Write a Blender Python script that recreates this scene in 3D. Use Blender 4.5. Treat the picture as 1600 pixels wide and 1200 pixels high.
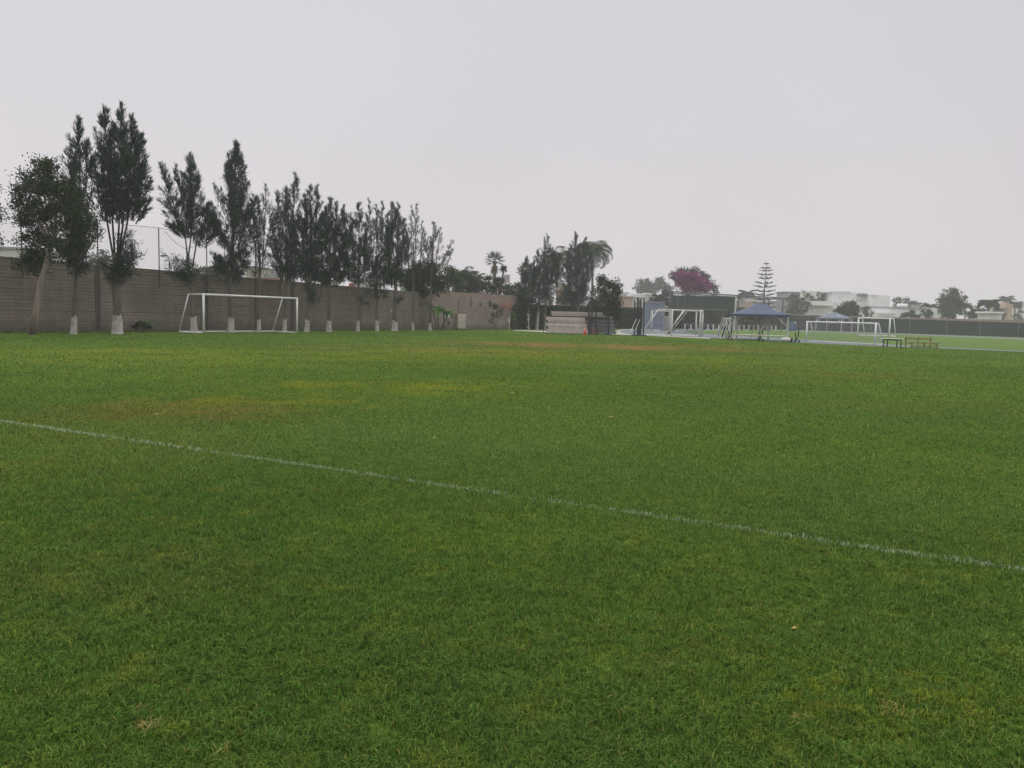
import bpy, math, random
import numpy as np
from mathutils import Vector, Matrix
random.seed(7); RNG = np.random.default_rng(11)
PI = math.pi
for o in list(bpy.data.objects): bpy.data.objects.remove(o)
sc = bpy.context.scene
col = sc.collection

# ------------------------------------------------------------------ camera
FPX = 1200.0; CAMH = 1.6
PITCH = math.radians(5.05); ROLL = math.radians(1.5)
fwd = Vector((0, math.cos(PITCH), -math.sin(PITCH)))
r0 = Vector((1, 0, 0)); u0 = Vector((0, math.sin(PITCH), math.cos(PITCH)))
cr = r0*math.cos(ROLL) + u0*math.sin(ROLL)
cu = u0*math.cos(ROLL) - r0*math.sin(ROLL)
cam_d = bpy.data.cameras.new('camera'); cam = bpy.data.objects.new('camera', cam_d); col.objects.link(cam)
m = Matrix((cr, cu, -fwd)).transposed().to_4x4(); m.translation = Vector((0, 0, CAMH)); cam.matrix_world = m
cam_d.sensor_width = 36; cam_d.lens = 36*FPX/1600; cam_d.clip_start = .05; cam_d.clip_end = 5000
sc.camera = cam
# ------------------------------------------------------------------ world, sun, exposure
SUN_EL, SUN_AZ = math.radians(52), math.radians(-35)
w = bpy.data.worlds.new('World'); sc.world = w; w.use_nodes = True
nt = w.node_tree; nt.nodes.clear()
sky = nt.nodes.new('ShaderNodeTexSky'); sky.sky_type = 'NISHITA'; sky.sun_disc = False
sky.sun_elevation = SUN_EL; sky.sun_rotation = SUN_AZ; sky.dust_density = 6
hs = nt.nodes.new('ShaderNodeHueSaturation'); hs.inputs['Saturation'].default_value = .05
nt.links.new(sky.outputs[0], hs.inputs['Color'])
tc = nt.nodes.new('ShaderNodeTexCoord'); sx = nt.nodes.new('ShaderNodeSeparateXYZ')
nt.links.new(tc.outputs['Generated'], sx.inputs[0])
rp = nt.nodes.new('ShaderNodeValToRGB'); nt.links.new(sx.outputs['Z'], rp.inputs[0])
K = 1.0
el = rp.color_ramp.elements
el[0].position = 0.0; el[0].color = (.92, .855, .91, 1)
el[1].position = 1.0; el[1].color = (1.0, 1.0, 1.0, 1)
for p_, c_ in ((.16, (.84, .80, .845)), (.40, (.755, .755, .80))):
    e = el.new(p_); e.color = (*c_, 1)
zb = nt.nodes.new('ShaderNodeMapRange'); zb.inputs[1].default_value = .38; zb.inputs[2].default_value = 1.0      # overcast sky: brighter towards the zenith
zb.inputs[3].default_value = 1.0; zb.inputs[4].default_value = 2.9; nt.links.new(sx.outputs['Z'], zb.inputs[0])
cn = nt.nodes.new('ShaderNodeTexNoise'); cn.inputs['Scale'].default_value = 1.3; cn.inputs['Detail'].default_value = 3
nt.links.new(tc.outputs['Generated'], cn.inputs['Vector'])
cm = nt.nodes.new('ShaderNodeMapRange'); cm.inputs[1].default_value = .3; cm.inputs[2].default_value = .7
cm.inputs[3].default_value = 7.7; cm.inputs[4].default_value = 8.6
nt.links.new(cn.outputs[0], cm.inputs[0])
vm = nt.nodes.new('ShaderNodeVectorMath'); vm.operation = 'SCALE'
zm = nt.nodes.new('ShaderNodeMath'); zm.operation = 'MULTIPLY'; nt.links.new(zb.outputs[0], zm.inputs[0]); nt.links.new(cm.outputs[0], zm.inputs[1])
nt.links.new(rp.outputs[0], vm.inputs[0]); nt.links.new(zm.outputs[0], vm.inputs['Scale'])
mx = nt.nodes.new('ShaderNodeMixRGB'); mx.inputs[0].default_value = .9
nt.links.new(hs.outputs[0], mx.inputs[1]); nt.links.new(vm.outputs[0], mx.inputs[2])
bg = nt.nodes.new('ShaderNodeBackground'); bg.inputs['Strength'].default_value = .1
ow = nt.nodes.new('ShaderNodeOutputWorld')
nt.links.new(mx.outputs[0], bg.inputs[0]); nt.links.new(bg.outputs[0], ow.inputs[0])
sd = bpy.data.lights.new('sun', 'SUN'); sd.energy = .8; sd.angle = math.radians(40); sd.color = (1, .97, .93)
sun = bpy.data.objects.new('sun', sd); col.objects.link(sun)
sdir = Vector((math.sin(SUN_AZ)*math.cos(SUN_EL), math.cos(SUN_AZ)*math.cos(SUN_EL), math.sin(SUN_EL)))
sun.rotation_euler = sdir.to_track_quat('Z', 'Y').to_euler()
sc.view_settings.view_transform = 'Standard'; sc.view_settings.look = 'None'
sc.view_settings.exposure = 0; sc.view_settings.gamma = 1
sc.render.engine = 'CYCLES'
sc.cycles.volume_bounces = 3; sc.cycles.max_bounces = 8
HAZE = .0008

# ------------------------------------------------------------------ survey helpers: sight line -> point of the place
def ray(px, py): return fwd + cr*((px-800)/FPX) + cu*((600-py)/FPX)
def G(px, py, z=0.0):
    r = ray(px, py); t = (z-CAMH)/r.z
    return Vector((r.x*t, r.y*t, z))
def P(px, py, Y):
    r = ray(px, py); t = Y/r.y
    return Vector((r.x*t, Y, CAMH+r.z*t))
def hor(px): return 494 + (px-800)*math.tan(ROLL)
def on_line(A, B, px, off=0.0):
    """ground point on line A-B seen at column px"""
    r = ray(px, hor(px)+20); k = r.x/r.y
    d = B-A; t = (k*A.y-A.x)/(d.x-k*d.y)
    return Vector((A.x+d.x*t, A.y+d.y*t, 0))

# ------------------------------------------------------------------ tags
def tag(o, label=None, cat=None, group=None, kind=None):
    if label: o['label'] = label
    if cat: o['category'] = cat
    if group: o['group'] = group
    if kind: o['kind'] = kind
    return o
def empty(name, loc, label, cat, group=None, rz=0):
    o = bpy.data.objects.new(name, None); col.objects.link(o)
    o.location = loc; o.rotation_euler = (0, 0, rz); o.empty_display_size = .3
    return tag(o, label, cat, group)

# ------------------------------------------------------------------ materials
def N(nt, t, **kw):
    n = nt.nodes.new(t)
    for k, v in kw.items(): setattr(n, k, v)
    return n
def mixc(nt, fac, a, b, mode='MIX'):
    n = nt.nodes.new('ShaderNodeMixRGB'); n.blend_type = mode
    for i, v in ((0, fac), (1, a), (2, b)):
        if hasattr(v, 'links') or isinstance(v, bpy.types.NodeSocket): nt.links.new(v, n.inputs[i])
        elif i == 0: n.inputs[0].default_value = v
        else: n.inputs[i].default_value = (*v, 1) if len(v) == 3 else v
    return n.outputs[0]
def math_(nt, op, a, b=None, clamp=False):
    n = nt.nodes.new('ShaderNodeMath'); n.operation = op; n.use_clamp = clamp
    for i, v in ((0, a), (1, b)):
        if v is None: continue
        if isinstance(v, bpy.types.NodeSocket): nt.links.new(v, n.inputs[i])
        else: n.inputs[i].default_value = v
    return n.outputs[0]
def rng(nt, v, a, b, c=0, d=1, smooth=False):
    n = nt.nodes.new('ShaderNodeMapRange'); nt.links.new(v, n.inputs[0])
    if smooth: n.interpolation_type = 'SMOOTHSTEP'
    for i, q in enumerate((a, b, c, d)): n.inputs[i+1].default_value = q
    return n.outputs[0]
def noise(nt, scale, detail=3, vec=None, rough=.55):
    n = nt.nodes.new('ShaderNodeTexNoise'); n.inputs['Scale'].default_value = scale
    n.inputs['Detail'].default_value = detail; n.inputs['Roughness'].default_value = rough
    if vec is not None: nt.links.new(vec, n.inputs['Vector'])
    return n.outputs[0]
def newmat(name):
    m = bpy.data.materials.new(name); m.use_nodes = True
    b = m.node_tree.nodes['Principled BSDF']; return m, m.node_tree, b
MATS = {}
def plain(name, c, c2=None, rough=.7, scale=3.0, metal=0, bump=0, streak=False):
    """painted / weathered surface: two tones through noise"""
    if name in MATS: return MATS[name]
    m, nt, b = newmat(name)
    if c2 is None: c2 = tuple(v*.78 for v in c)
    geo = N(nt, 'ShaderNodeNewGeometry')
    vec = geo.outputs['Position']
    if streak:
        mp = N(nt, 'ShaderNodeMapping'); mp.inputs['Scale'].default_value = (1, 1, .15)
        nt.links.new(vec, mp.inputs[0]); vec = mp.outputs[0]
    n = noise(nt, scale, 5, vec)
    f = rng(nt, n, .35, .68)
    nt.links.new(mixc(nt, f, c, c2), b.inputs['Base Color'])
    b.inputs['Roughness'].default_value = rough; b.inputs['Metallic'].default_value = metal
    if bump:
        bp = N(nt, 'ShaderNodeBump'); bp.inputs['Strength'].default_value = bump; bp.inputs['Distance'].default_value = .02
        nt.links.new(noise(nt, scale*6, 4, vec), bp.inputs['Height']); nt.links.new(bp.outputs[0], b.inputs['Normal'])
    MATS[name] = m; return m
def leafmat(name, c, c2, c3=None):
    """leaf tone varies leaf by leaf (stored on the mesh) """
    if name in MATS: return MATS[name]
    m, nt, b = newmat(name)
    at = N(nt, 'ShaderNodeAttribute'); at.attribute_name = 'tone'
    base = mixc(nt, at.outputs['Fac'], c, c2)
    if c3:
        geo = N(nt, 'ShaderNodeNewGeometry')
        n = noise(nt, .9, 2, geo.outputs['Position'])
        base = mixc(nt, rng(nt, n, .5, .62), base, c3)
    df = N(nt, 'ShaderNodeBsdfDiffuse'); tl = N(nt, 'ShaderNodeBsdfTranslucent')
    nt.links.new(base, df.inputs[0]); nt.links.new(base, tl.inputs[0])
    ms = N(nt, 'ShaderNodeMixShader'); ms.inputs[0].default_value = .3
    nt.links.new(df.outputs[0], ms.inputs[1]); nt.links.new(tl.outputs[0], ms.inputs[2])
    nt.links.new(ms.outputs[0], nt.nodes['Material Output'].inputs[0])
    MATS[name] = m; return m

# ------------------------------------------------------------------ mesh builder
class MB:
    def __init__(s): s.v = []; s.f = []; s.uv = None
    def add(s, vs, fs):
        k = len(s.v); s.v += [tuple(v) for v in vs]; s.f += [tuple(i+k for i in f) for f in fs]; return s
    def box(s, c, d, rz=0, rx=0, bevel=0):
        cx, cy, cz = c; hx, hy, hz = d[0]/2, d[1]/2, d[2]/2
        R = Matrix.Rotation(rz, 3, 'Z') @ Matrix.Rotation(rx, 3, 'X')
        vs = []
        for x, y, z in ((-1,-1,-1),(1,-1,-1),(1,1,-1),(-1,1,-1),(-1,-1,1),(1,-1,1),(1,1,1),(-1,1,1)):
            q = R @ Vector((x*hx, y*hy, z*hz)); vs.append((cx+q.x, cy+q.y, cz+q.z))
        return s.add(vs, [(0,3,2,1),(4,5,6,7),(0,1,5,4),(1,2,6,5),(2,3,7,6),(3,0,4,7)])
    def tube(s, pts, rad, n=6, cap=True):
        pts = [Vector(p) for p in pts]
        if not hasattr(rad, '__len__'): rad = [rad]*len(pts)
        vs = []; fs = []
        for i, p in enumerate(pts):
            d = (pts[min(i+1, len(pts)-1)]-pts[max(i-1, 0)]).normalized()
            a = d.cross(Vector((0, 0, 1)) if abs(d.z) < .95 else Vector((1, 0, 0))).normalized(); b = d.cross(a)
            for k in range(n):
                t = 2*PI*k/n; vs.append(p+(a*math.cos(t)+b*math.sin(t))*rad[i])
        for i in range(len(pts)-1):
            for k in range(n):
                k2 = (k+1) % n; fs.append((i*n+k, i*n+k2, (i+1)*n+k2, (i+1)*n+k))
        if cap: fs.append(tuple(range(n))[::-1]); fs.append(tuple((len(pts)-1)*n+k for k in range(n)))
        return s.add(vs, fs)
    def prism(s, outline, z0, z1):
        n = len(outline)
        vs = [(x, y, z0) for x, y in outline]+[(x, y, z1) for x, y in outline]
        return s.add(vs, [tuple(range(n))[::-1], tuple(range(n, 2*n))]+[(i, (i+1) % n, n+(i+1) % n, n+i) for i in range(n)])
    def build(s, name, mat, parent=None, smooth=False, loc=None, rz=0):
        me = bpy.data.meshes.new(name); me.from_pydata(s.v, [], s.f); me.update()
        me.materials.append(mat)
        if smooth: me.polygons.foreach_set('use_smooth', [True]*len(me.polygons))
        o = bpy.data.objects.new(name, me); col.objects.link(o); o.parent = parent
        if loc is not None: o.location = loc
        if rz: o.rotation_euler = (0, 0, rz)
        return o
def bevel(o, wd=.01, seg=2):
    b = o.modifiers.new('b', 'BEVEL'); b.width = wd; b.segments = seg; b.limit_method = 'ANGLE'; return o

# leaves: arrays of quads / tris
def leaf_object(name, mat, parent, V, tone, k=4):
    """V (n*k,3) vertices, k per leaf"""
    n = len(V)//k
    me = bpy.data.meshes.new(name)
    me.vertices.add(n*k); me.vertices.foreach_set('co', np.asarray(V, np.float32).ravel())
    me.loops.add(n*k); me.loops.foreach_set('vertex_index', np.arange(n*k, dtype=np.int32))
    me.polygons.add(n); me.polygons.foreach_set('loop_start', np.arange(0, n*k, k, dtype=np.int32))
    me.update(calc_edges=True)
    a = me.attributes.new('tone', 'FLOAT', 'POINT'); a.data.foreach_set('value', np.repeat(np.asarray(tone, np.float32), k))
    me.materials.append(mat)
    o = bpy.data.objects.new(name, me); col.objects.link(o); o.parent = parent
    return o
def unit(a): return a/np.maximum(np.linalg.norm(a, axis=1, keepdims=True), 1e-9)
def strips(P0, D, L, W):
    """diamond leaf from P0 along D"""
    n = len(P0); D = unit(D); R = RNG.normal(size=(n, 3)); S = unit(np.cross(D, R))
    L = np.broadcast_to(L, (n,))[:, None]; W = np.broadcast_to(W, (n,))[:, None]
    a = P0; b = P0+D*L*.45+S*W/2; c = P0+D*L; d = P0+D*L*.45-S*W/2
    return np.stack([a, b, c, d], 1).reshape(-1, 3)
class Leaves:
    def __init__(s): s.V = []; s.T = []
    def put(s, V, T): s.V.append(V); s.T.append(T)
    def build(s, name, mat, parent):
        return leaf_object(name, mat, parent, np.concatenate(s.V), np.concatenate(s.T))
    def plume(s, wood, p0, p1, R, nb=45, per=16, L=.34, W=.05, up=.9, spread=1.0, low=.55, wr=.025):
        """one leader of a feathery conifer: branches sweep out and up from the axis p0-p1"""
        p0 = np.array(p0); p1 = np.array(p1); ax = p1-p0; H = np.linalg.norm(ax); gp = RNG.uniform(.15, .85, 2)
        for i in range(nb):
            t = ((i+RNG.uniform())/nb)**.9
            prof = (low+(1-low)*min(1, t/.3))*(1-t)**.8*1.12+.05
            st = p0+ax*t
            az = RNG.uniform(0, 2*PI); e = min(1.38, (RNG.uniform(.3, 1.0) if t > .4 else RNG.uniform(-.05, .95))*up+.5*t*t); prof *= 1-.6*math.exp(-((t-gp[0])/.05)**2)-.5*math.exp(-((t-gp[1])/.04)**2)
            ln = R*prof*RNG.uniform(.55, 1.3)/max(math.cos(e), .4)*1.2
            ln = min(ln, H*.6)
            shoot = RNG.uniform() < .3 and t > .15
            if shoot: e = RNG.uniform(1.0, 1.3); ln = R*(.6+.5*(1-t))*RNG.uniform(1.0, 1.7)
            if shoot: st = st+np.array([math.cos(az), math.sin(az), 0])*R*prof*.35
            d = np.array([math.cos(az)*math.cos(e), math.sin(az)*math.cos(e), math.sin(e)])
            kc = .42*H/max(R, .2)*RNG.uniform(.75, 1.3); of_ = R*prof*.35 if shoot else 0
            ln = max(.1, min(ln, (p1[2]+.15-st[2]-kc*of_)/(math.sin(e)+.25+kc*math.cos(e))))
            m = max(16, int(per*ln/.22*spread))
            u = RNG.uniform(.12, 1, m)**.8
            pos = st+d*ln*u[:, None]+np.array([0, 0, .25])*ln*(u[:, None]**2)
            rad = (.05+.20*ln*(1-u)**.5*np.minimum(1, u*3))
            pos += RNG.normal(size=(m, 3))*rad[:, None]*(.35 if shoot else .6)
            dd = d*.8+np.array([0, 0, .55])+RNG.normal(size=(m, 3))*.42
            s.put(strips(pos, dd, L*RNG.uniform(.6, 1.3, m), W), np.clip(RNG.normal(.45+.25*RNG.uniform(-1, 1), .2, m), 0, 1))
            if wood is not None and ln > .35:
                e1 = st+d*ln*.5; e2 = st+d*ln*.9+np.array([0, 0, .2])*ln
                wood.tube([st, e1, e2], [wr*.6, wr*.45, wr*.2], 4, False)
        m = int(per*H/.5)
        u = RNG.uniform(0, 1, m)
        pos = p0+ax*u[:, None]+RNG.normal(size=(m, 3))*.07*R*(1.15-u)[:, None]
        s.put(strips(pos, ax/H+RNG.normal(size=(m, 3))*.35, L*RNG.uniform(.6, 1.2, m), W), RNG.uniform(0, 1, m))
        if wood is not None: wood.tube([p0, p0+ax*.5, p0+ax*.95], [wr*1.7, wr*1.1, wr*.4], 5, False)
    def blob(s, c, r, n=22, leaf=60, L=.14, W=.08, cl=.3, droop=0.0):
        """leaf clumps spread over an uneven ellipsoid"""
        c = np.array(c); r = np.array(r)
        for i in range(n):
            d = RNG.normal(size=3); d /= np.linalg.norm(d)
            cc = c+d*r*RNG.uniform(.35, 1.0)
            q = RNG.uniform(.55, 1.25)*cl
            m = int(leaf*RNG.uniform(.5, 1.4))
            pos = cc+np.clip(RNG.normal(size=(m, 3)), -1.7, 1.7)*q*np.array([.62, .62, .42])
            dd = RNG.normal(size=(m, 3))+d*.6-np.array([0, 0, droop])
            s.put(strips(pos, dd, L*RNG.uniform(.6, 1.4, m), W), np.clip(RNG.normal(RNG.uniform(.15, .85), .18, m), 0, 1))
    def frond(s, base, az, e0, ln, n=34, ll=.5, W=.035, droop=1.6, tw=0.0, wood=None):
        """feather palm frond: arched midrib with two rows of leaflets"""
        p = np.array(base, float); pts = [p.copy()]; e = e0; st = ln/12
        dirs = []
        for k in range(12):
            d = np.array([math.cos(az)*math.cos(e), math.sin(az)*math.cos(e), math.sin(e)]); dirs.append(d)
            p = p+d*st; pts.append(p.copy()); e -= droop/12*(.5+k/10)
        pts = np.array(pts)
        u = np.linspace(.12, 1, n); i = np.minimum((u*12).astype(int), 11); fr = u*12-i
        pos = pts[i]+(pts[i+1]-pts[i])*fr[:, None]; D = np.array(dirs)[i]
        side = np.array([-math.sin(az), math.cos(az), 0])
        for sg in (-1, 1):
            dd = D*.6+side*sg*.9+np.array([0, 0, -.45-tw])+RNG.normal(size=(n, 3))*.12
            s.put(strips(pos, dd, ll*(np.sin(PI*np.clip(u*.85+.12, 0, 1))*.9+.2), W), RNG.uniform(0, 1, n))
        if wood is not None: wood.tube([pts[0], pts[4], pts[8], pts[12]], [.03, .022, .015, .006], 4, False)
    def fan(s, base, az, e, pet, r, n=20, W=.06, hang=.25):
        """fan palm leaf"""
        base = np.array(base, float)
        d = np.array([math.cos(az)*math.cos(e), math.sin(az)*math.cos(e), math.sin(e)])
        side = np.array([-math.sin(az), math.cos(az), 0]); c = base+d*pet
        s.put(strips(base[None], d[None], pet*1.05, .05), np.array([.5]))
        a = np.linspace(-1.9, 1.9, n)
        dd = d*np.cos(a)[:, None]+side*np.sin(a)[:, None]-np.array([0, 0, hang])+RNG.normal(size=(n, 3))*.05
        s.put(strips(np.repeat(c[None], n, 0), dd, r*(.75+.25*np.cos(a)), W), RNG.uniform(0, 1, n))

# ================================================================== SETTING
# --- turf colour, the same field of patches for the ground sheet and the blades
def patch(px, py, rx, ry, c, s, n0=.42, n1=.62, sc_=.9): 
    g = G(px, py); return (g.x, g.y, rx, ry, c, s, n0, n1, sc_)
BROWN = (.34, .215, .08); YEL = (.32, .335, .035); OLIVE = (.15, .165, .035); LIME = (.16, .28, .035)
COOL = (.120, .212, .046)
PATCHES = [patch(620, 690, 5.0, 2.8, COOL, .75, .25, .55, .5), patch(1150, 760, 4.0, 2.2, COOL, .65, .3, .6, .7), patch(1300, 640, 9, 4, COOL, .5, .3, .6, .4), patch(760, 640, 5, 2.5, COOL, .5, .3, .6, .6),
    
    patch(300, 638, 2.2, 1.7, (.27, .21, .05), .75, .34, .64, 1.6), patch(430, 628, 2.6, 1.6, (.24, .25, .03), .75, .4, .62, 1.3), patch(250, 648, 3.0, 1.6, OLIVE, .8, .3, .6),
    patch(560, 606, 4.0, 2.2, (.25, .28, .03), .65, .35, .65, .8), patch(700, 600, 4.0, 2.0, YEL, .35, .35, .65, .8),
    patch(930, 541, 12, 5.5, BROWN, .95, .33, .6, .35), patch(660, 545, 9, 4.0, BROWN, .45, .4, .62, .4), patch(1130, 541, 8, 5, BROWN, .5, .4, .6, .4),
    patch(900, 556, 14, 7, (.24, .27, .035), .7, .35, .65, .3), patch(250, 555, 13, 6, (.23, .27, .035), .6, .35, .62, .3), patch(1250, 585, 7, 3.0, OLIVE, .7, .35, .6, .5),
    patch(80, 700, 3, 2.6, OLIVE, .4, .35, .6, .7), patch(720, 830, 1.3, .6, LIME, .6, .4, .6, 2.0),
    patch(1400, 1090, .9, .4, (.24, .26, .02), .55, .45, .6, 9.0), patch(1030, 1000, .8, .4, (.20, .19, .03), .45, .5, .62, 9.0),
    patch(120, 900, 1.5, 1.0, OLIVE, .4, .4, .6, 1.5), patch(1500, 640, 6, 2.5, OLIVE, .3, .35, .6, .5)]
def turf_colour(nt, fine=True):
    pos = N(nt, 'ShaderNodeNewGeometry').outputs['Position']
    g1, g2, g3 = (.098, .188, .030), (.146, .240, .036), (.084, .166, .034)
    c = mixc(nt, rng(nt, noise(nt, .13, 3, pos), .38, .62), g1, g2)
    c = mixc(nt, rng(nt, noise(nt, .55, 4, pos), .45, .72, 0, .7), c, g3)
    c = mixc(nt, rng(nt, noise(nt, 2.6, 4, pos, .65), .52, .75, 0, .7), c, (.23, .27, .036))
    if fine:
        c = mixc(nt, rng(nt, noise(nt, 11, 4, pos, .7), .45, .7, 0, .6), c, (.050, .105, .020))
    mp = N(nt, 'ShaderNodeMapping'); nt.links.new(pos, mp.inputs[0])
    for (x, y, rx, ry, cc, s, n0, n1, ns) in PATCHES:
        v = N(nt, 'ShaderNodeVectorMath'); v.operation = 'SUBTRACT'; nt.links.new(pos, v.inputs[0]); v.inputs[1].default_value = (x, y, 0)
        q = N(nt, 'ShaderNodeVectorMath'); q.operation = 'MULTIPLY'; nt.links.new(v.outputs[0], q.inputs[0]); q.inputs[1].default_value = (1/rx, 1/ry, 0)
        l = N(nt, 'ShaderNodeVectorMath'); l.operation = 'LENGTH'; nt.links.new(q.outputs[0], l.inputs[0])
        f = rng(nt, l.outputs['Value'], 1.15, .25, 0, s, True)
        k = rng(nt, noise(nt, ns, 4, pos, .65), n0, n1)
        c = mixc(nt, math_(nt, 'MULTIPLY', f, k), c, cc)
    return c
m, nt_, b = newmat('turf_ground')
b.inputs['Roughness'].default_value = 1; b.inputs['Specular IOR Level'].default_value = 0
nt_.links.new(mixc(nt_, 1.0, turf_colour(nt_), (.64, .60, .64), 'MULTIPLY'), b.inputs['Base Color'])
TURF_IN = None
bp = N(nt_, 'ShaderNodeBump'); bp.inputs['Strength'].default_value = .8; bp.inputs['Distance'].default_value = .03
nt_.links.new(noise(nt_, 40, 3, N(nt_, 'ShaderNodeNewGeometry').outputs['Position']), bp.inputs['Height']); nt_.links.new(bp.outputs[0], b.inputs['Normal'])
TURF = m
MB().add([(-860, -150, 0), (860, -150, 0), (860, 900, 0), (-860, 900, 0)], [(0, 1, 2, 3)]).build('lawn', TURF)
tag(bpy.data.objects['lawn'], kind='structure')

# --- lines of the place
WA, WB = G(0, 519), G(795, 514.3)
WC = on_line(WA, WB, 1140)
WD = G(1600, 527.0); WE = WD+(WD-WC)*.6
wdir = (WB-WA).normalized(); wnor = Vector((wdir.y, -wdir.x, 0))      # towards the pitch
if wnor.dot(Vector((0, 0, 0))-WA) < 0: wnor = -wnor
ddir = (WD-WC).normalized(); dnor = Vector((ddir.y, -ddir.x, 0))
if dnor.dot(Vector((0, 0, 0))-WC) < 0: dnor = -dnor
def wp(px): return on_line(WA, WB, px)
def wd_(px): return on_line(WC, WD, px)
def top_at(p, px, py): return P(px, py, p.y).z

# --- path, track
def ribbon(name, pxs, z, mat, kind='structure'):
    mb = MB(); pts = [G(*q) for q in pxs]
    mb.add([(p.x, p.y, z) for p in pts], [tuple(range(len(pts)))])
    o = mb.build(name, mat); tag(o, kind=kind); 
    return o
CONC = plain('path_concrete', (.42, .39, .35), (.33, .31, .28), .9, 1.2, bump=.3)
TRK = plain('track_blue_grey', (.125, .145, .16), (.105, .12, .135), .85, .5)
near = [(985, 522.6), (1050, 525.5), (1110, 528), (1180, 531.5), (1260, 536), (1340, 539.6), (1400, 541.8), (1470, 544.0), (1600, 549.8), (1760, 556)]
inner = [(1760, 554.6), (1600, 548.7), (1470, 542.2), (1400, 538.8), (1340, 535), (1260, 530.5), (1160, 525), (1085, 520.5), (1068, 518.3), (1075, 517.0), (1120, 516.6)]
ribbon('running_track', near+inner+[(1180, 516.2), (1250, 517.4), (1340, 520.2), (1600, 530.2), (1760, 536.5),
       (1760, 534.5), (1600, 528.4), (1340, 518.6), (1250, 515.8), (1120, 514.6), (1060, 514.2), (1005, 514.3), (975, 515.2), (966, 517.0), (972, 520)], .004, TRK)
ribbon('concrete_path', [(800, 516.6), (860, 519.2), (940, 521.6), (985, 523.6), (1050, 526.6), (1110, 529.4), (1110, 528.1), (1050, 525.6), (985, 522.7), (972, 520.1),
       (966, 517.1), (975, 515.3), (1005, 514.4), (1005, 513.9), (973, 514.7), (961, 517), (966, 520.2), (940, 519.5), (860, 517.2), (806, 515.9)], .008, CONC)

mi, ni_, bi = newmat('turf_infield'); bi.inputs['Roughness'].default_value = 1; bi.inputs['Specular IOR Level'].default_value = 0
ni_.links.new(mixc(ni_, .75, turf_colour(ni_), (.10, .145, .05)), bi.inputs['Base Color'])
ribbon('infield', [(1070, 517.6), (1160, 525), (1260, 530.5), (1340, 535), (1400, 538.8), (1470, 542.2), (1600, 548.7), (1760, 554.6), (2100, 566), (2100, 550), (1760, 537), (1600, 530.2), (1340, 520.2), (1250, 517.4), (1180, 516.2), (1120, 516.4)], .002, mi)
# --- walls
def wallmat(name, c1, c2, mort, bw=.4, bh=.2, red=None):
    m, nt, b = newmat(name)
    uv = N(nt, 'ShaderNodeUVMap'); br = N(nt, 'ShaderNodeTexBrick')
    nt.links.new(uv.outputs[0], br.inputs['Vector'])
    br.inputs['Scale'].default_value = 1; br.inputs['Brick Width'].default_value = bw; br.inputs['Row Height'].default_value = bh
    br.inputs['Mortar Size'].default_value = .014; br.inputs['Mortar Smooth'].default_value = .3
    br.inputs['Color1'].default_value = (*c1, 1); br.inputs['Color2'].default_value = (*c2, 1); br.inputs['Mortar'].default_value = (*mort, 1)
    c = br.outputs['Color']
    n1 = noise(nt, .35, 4, uv.outputs[0]); c = mixc(nt, rng(nt, n1, .35, .65, 0, .6), c, (.13, .105, .085))
    mp = N(nt, 'ShaderNodeMapping'); mp.inputs['Scale'].default_value = (2.2, .18, 1); nt.links.new(uv.outputs[0], mp.inputs[0])
    c = mixc(nt, rng(nt, noise(nt, 1, 4, mp.outputs[0]), .5, .72, 0, .4), c, (.30, .26, .235))
    # every third bed joint is wider and darker
    sp = N(nt, 'ShaderNodeSeparateXYZ'); nt.links.new(uv.outputs[0], sp.inputs[0])
    md = math_(nt, 'MODULO', math_(nt, 'ADD', sp.outputs['Y'], 30*.6+.02), .6)
    c = mixc(nt, math_(nt, 'MULTIPLY', math_(nt, 'LESS_THAN', md, .045), .55), c, (.07, .06, .055))
    if red:
        y0, y1 = red
        f = math_(nt, 'MULTIPLY', rng(nt, sp.outputs['Y'], y0-.15, y0+.1), rng(nt, sp.outputs['Y'], y1+.1, y1-.1))
        f = math_(nt, 'MULTIPLY', f, rng(nt, noise(nt, .8, 3, uv.outputs[0]), .35, .6))
        c = mixc(nt, f, c, (.31, .17, .13))
    dm = math_(nt, 'MULTIPLY', rng(nt, math_(nt, 'SUBTRACT', sp.outputs['Y'], math_(nt, 'MULTIPLY', noise(nt, .9, 4, uv.outputs[0]), 1.2)), .1, -.35), .6)
    c = mixc(nt, dm, c, (.085, .08, .06))
    nt.links.new(c, b.inputs['Base Color']); b.inputs['Roughness'].default_value = .95
    bp = N(nt, 'ShaderNodeBump'); bp.inputs['Strength'].default_value = .5; bp.inputs['Distance'].default_value = .01
    nt.links.new(br.outputs['Fac'], bp.inputs['Height']); bp.invert = True; nt.links.new(bp.outputs[0], b.inputs['Normal'])
    return m
def wall_box(name, A, B, hA, hB, th, mat, parent=None, z0=-.05, nrm=None, uvx=0):
    """upright slab between ground points A and B, thickness th behind the face, UV in metres"""
    d = (B-A); L = d.length; n = nrm if nrm is not None else wnor
    a, b_ = A, B; a2, b2 = A-n*th, B-n*th
    vs = [(a.x, a.y, z0), (b_.x, b_.y, z0), (b_.x, b_.y, hB), (a.x, a.y, hA), (a2.x, a2.y, z0), (b2.x, b2.y, z0), (b2.x, b2.y, hB), (a2.x, a2.y, hA)]
    fs = [(0, 1, 2, 3), (5, 4, 7, 6), (3, 2, 6, 7), (0, 4, 5, 1), (1, 5, 6, 2), (4, 0, 3, 7)]
    o = MB().add(vs, fs).build(name, mat, parent)
    uvl = o.data.uv_layers.new(name='UVMap')
    U = {0: uvx, 3: uvx, 4: uvx, 7: uvx}
    for l in o.data.loops:
        vi = l.vertex_index; uvl.data[l.index].uv = (U.get(vi, uvx+L)+(th if vi > 3 and fs else 0), vs[vi][2])
    return o
BLOCK = wallmat('grey_block', (.29, .23, .20), (.225, .18, .158), (.13, .105, .095))
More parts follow.
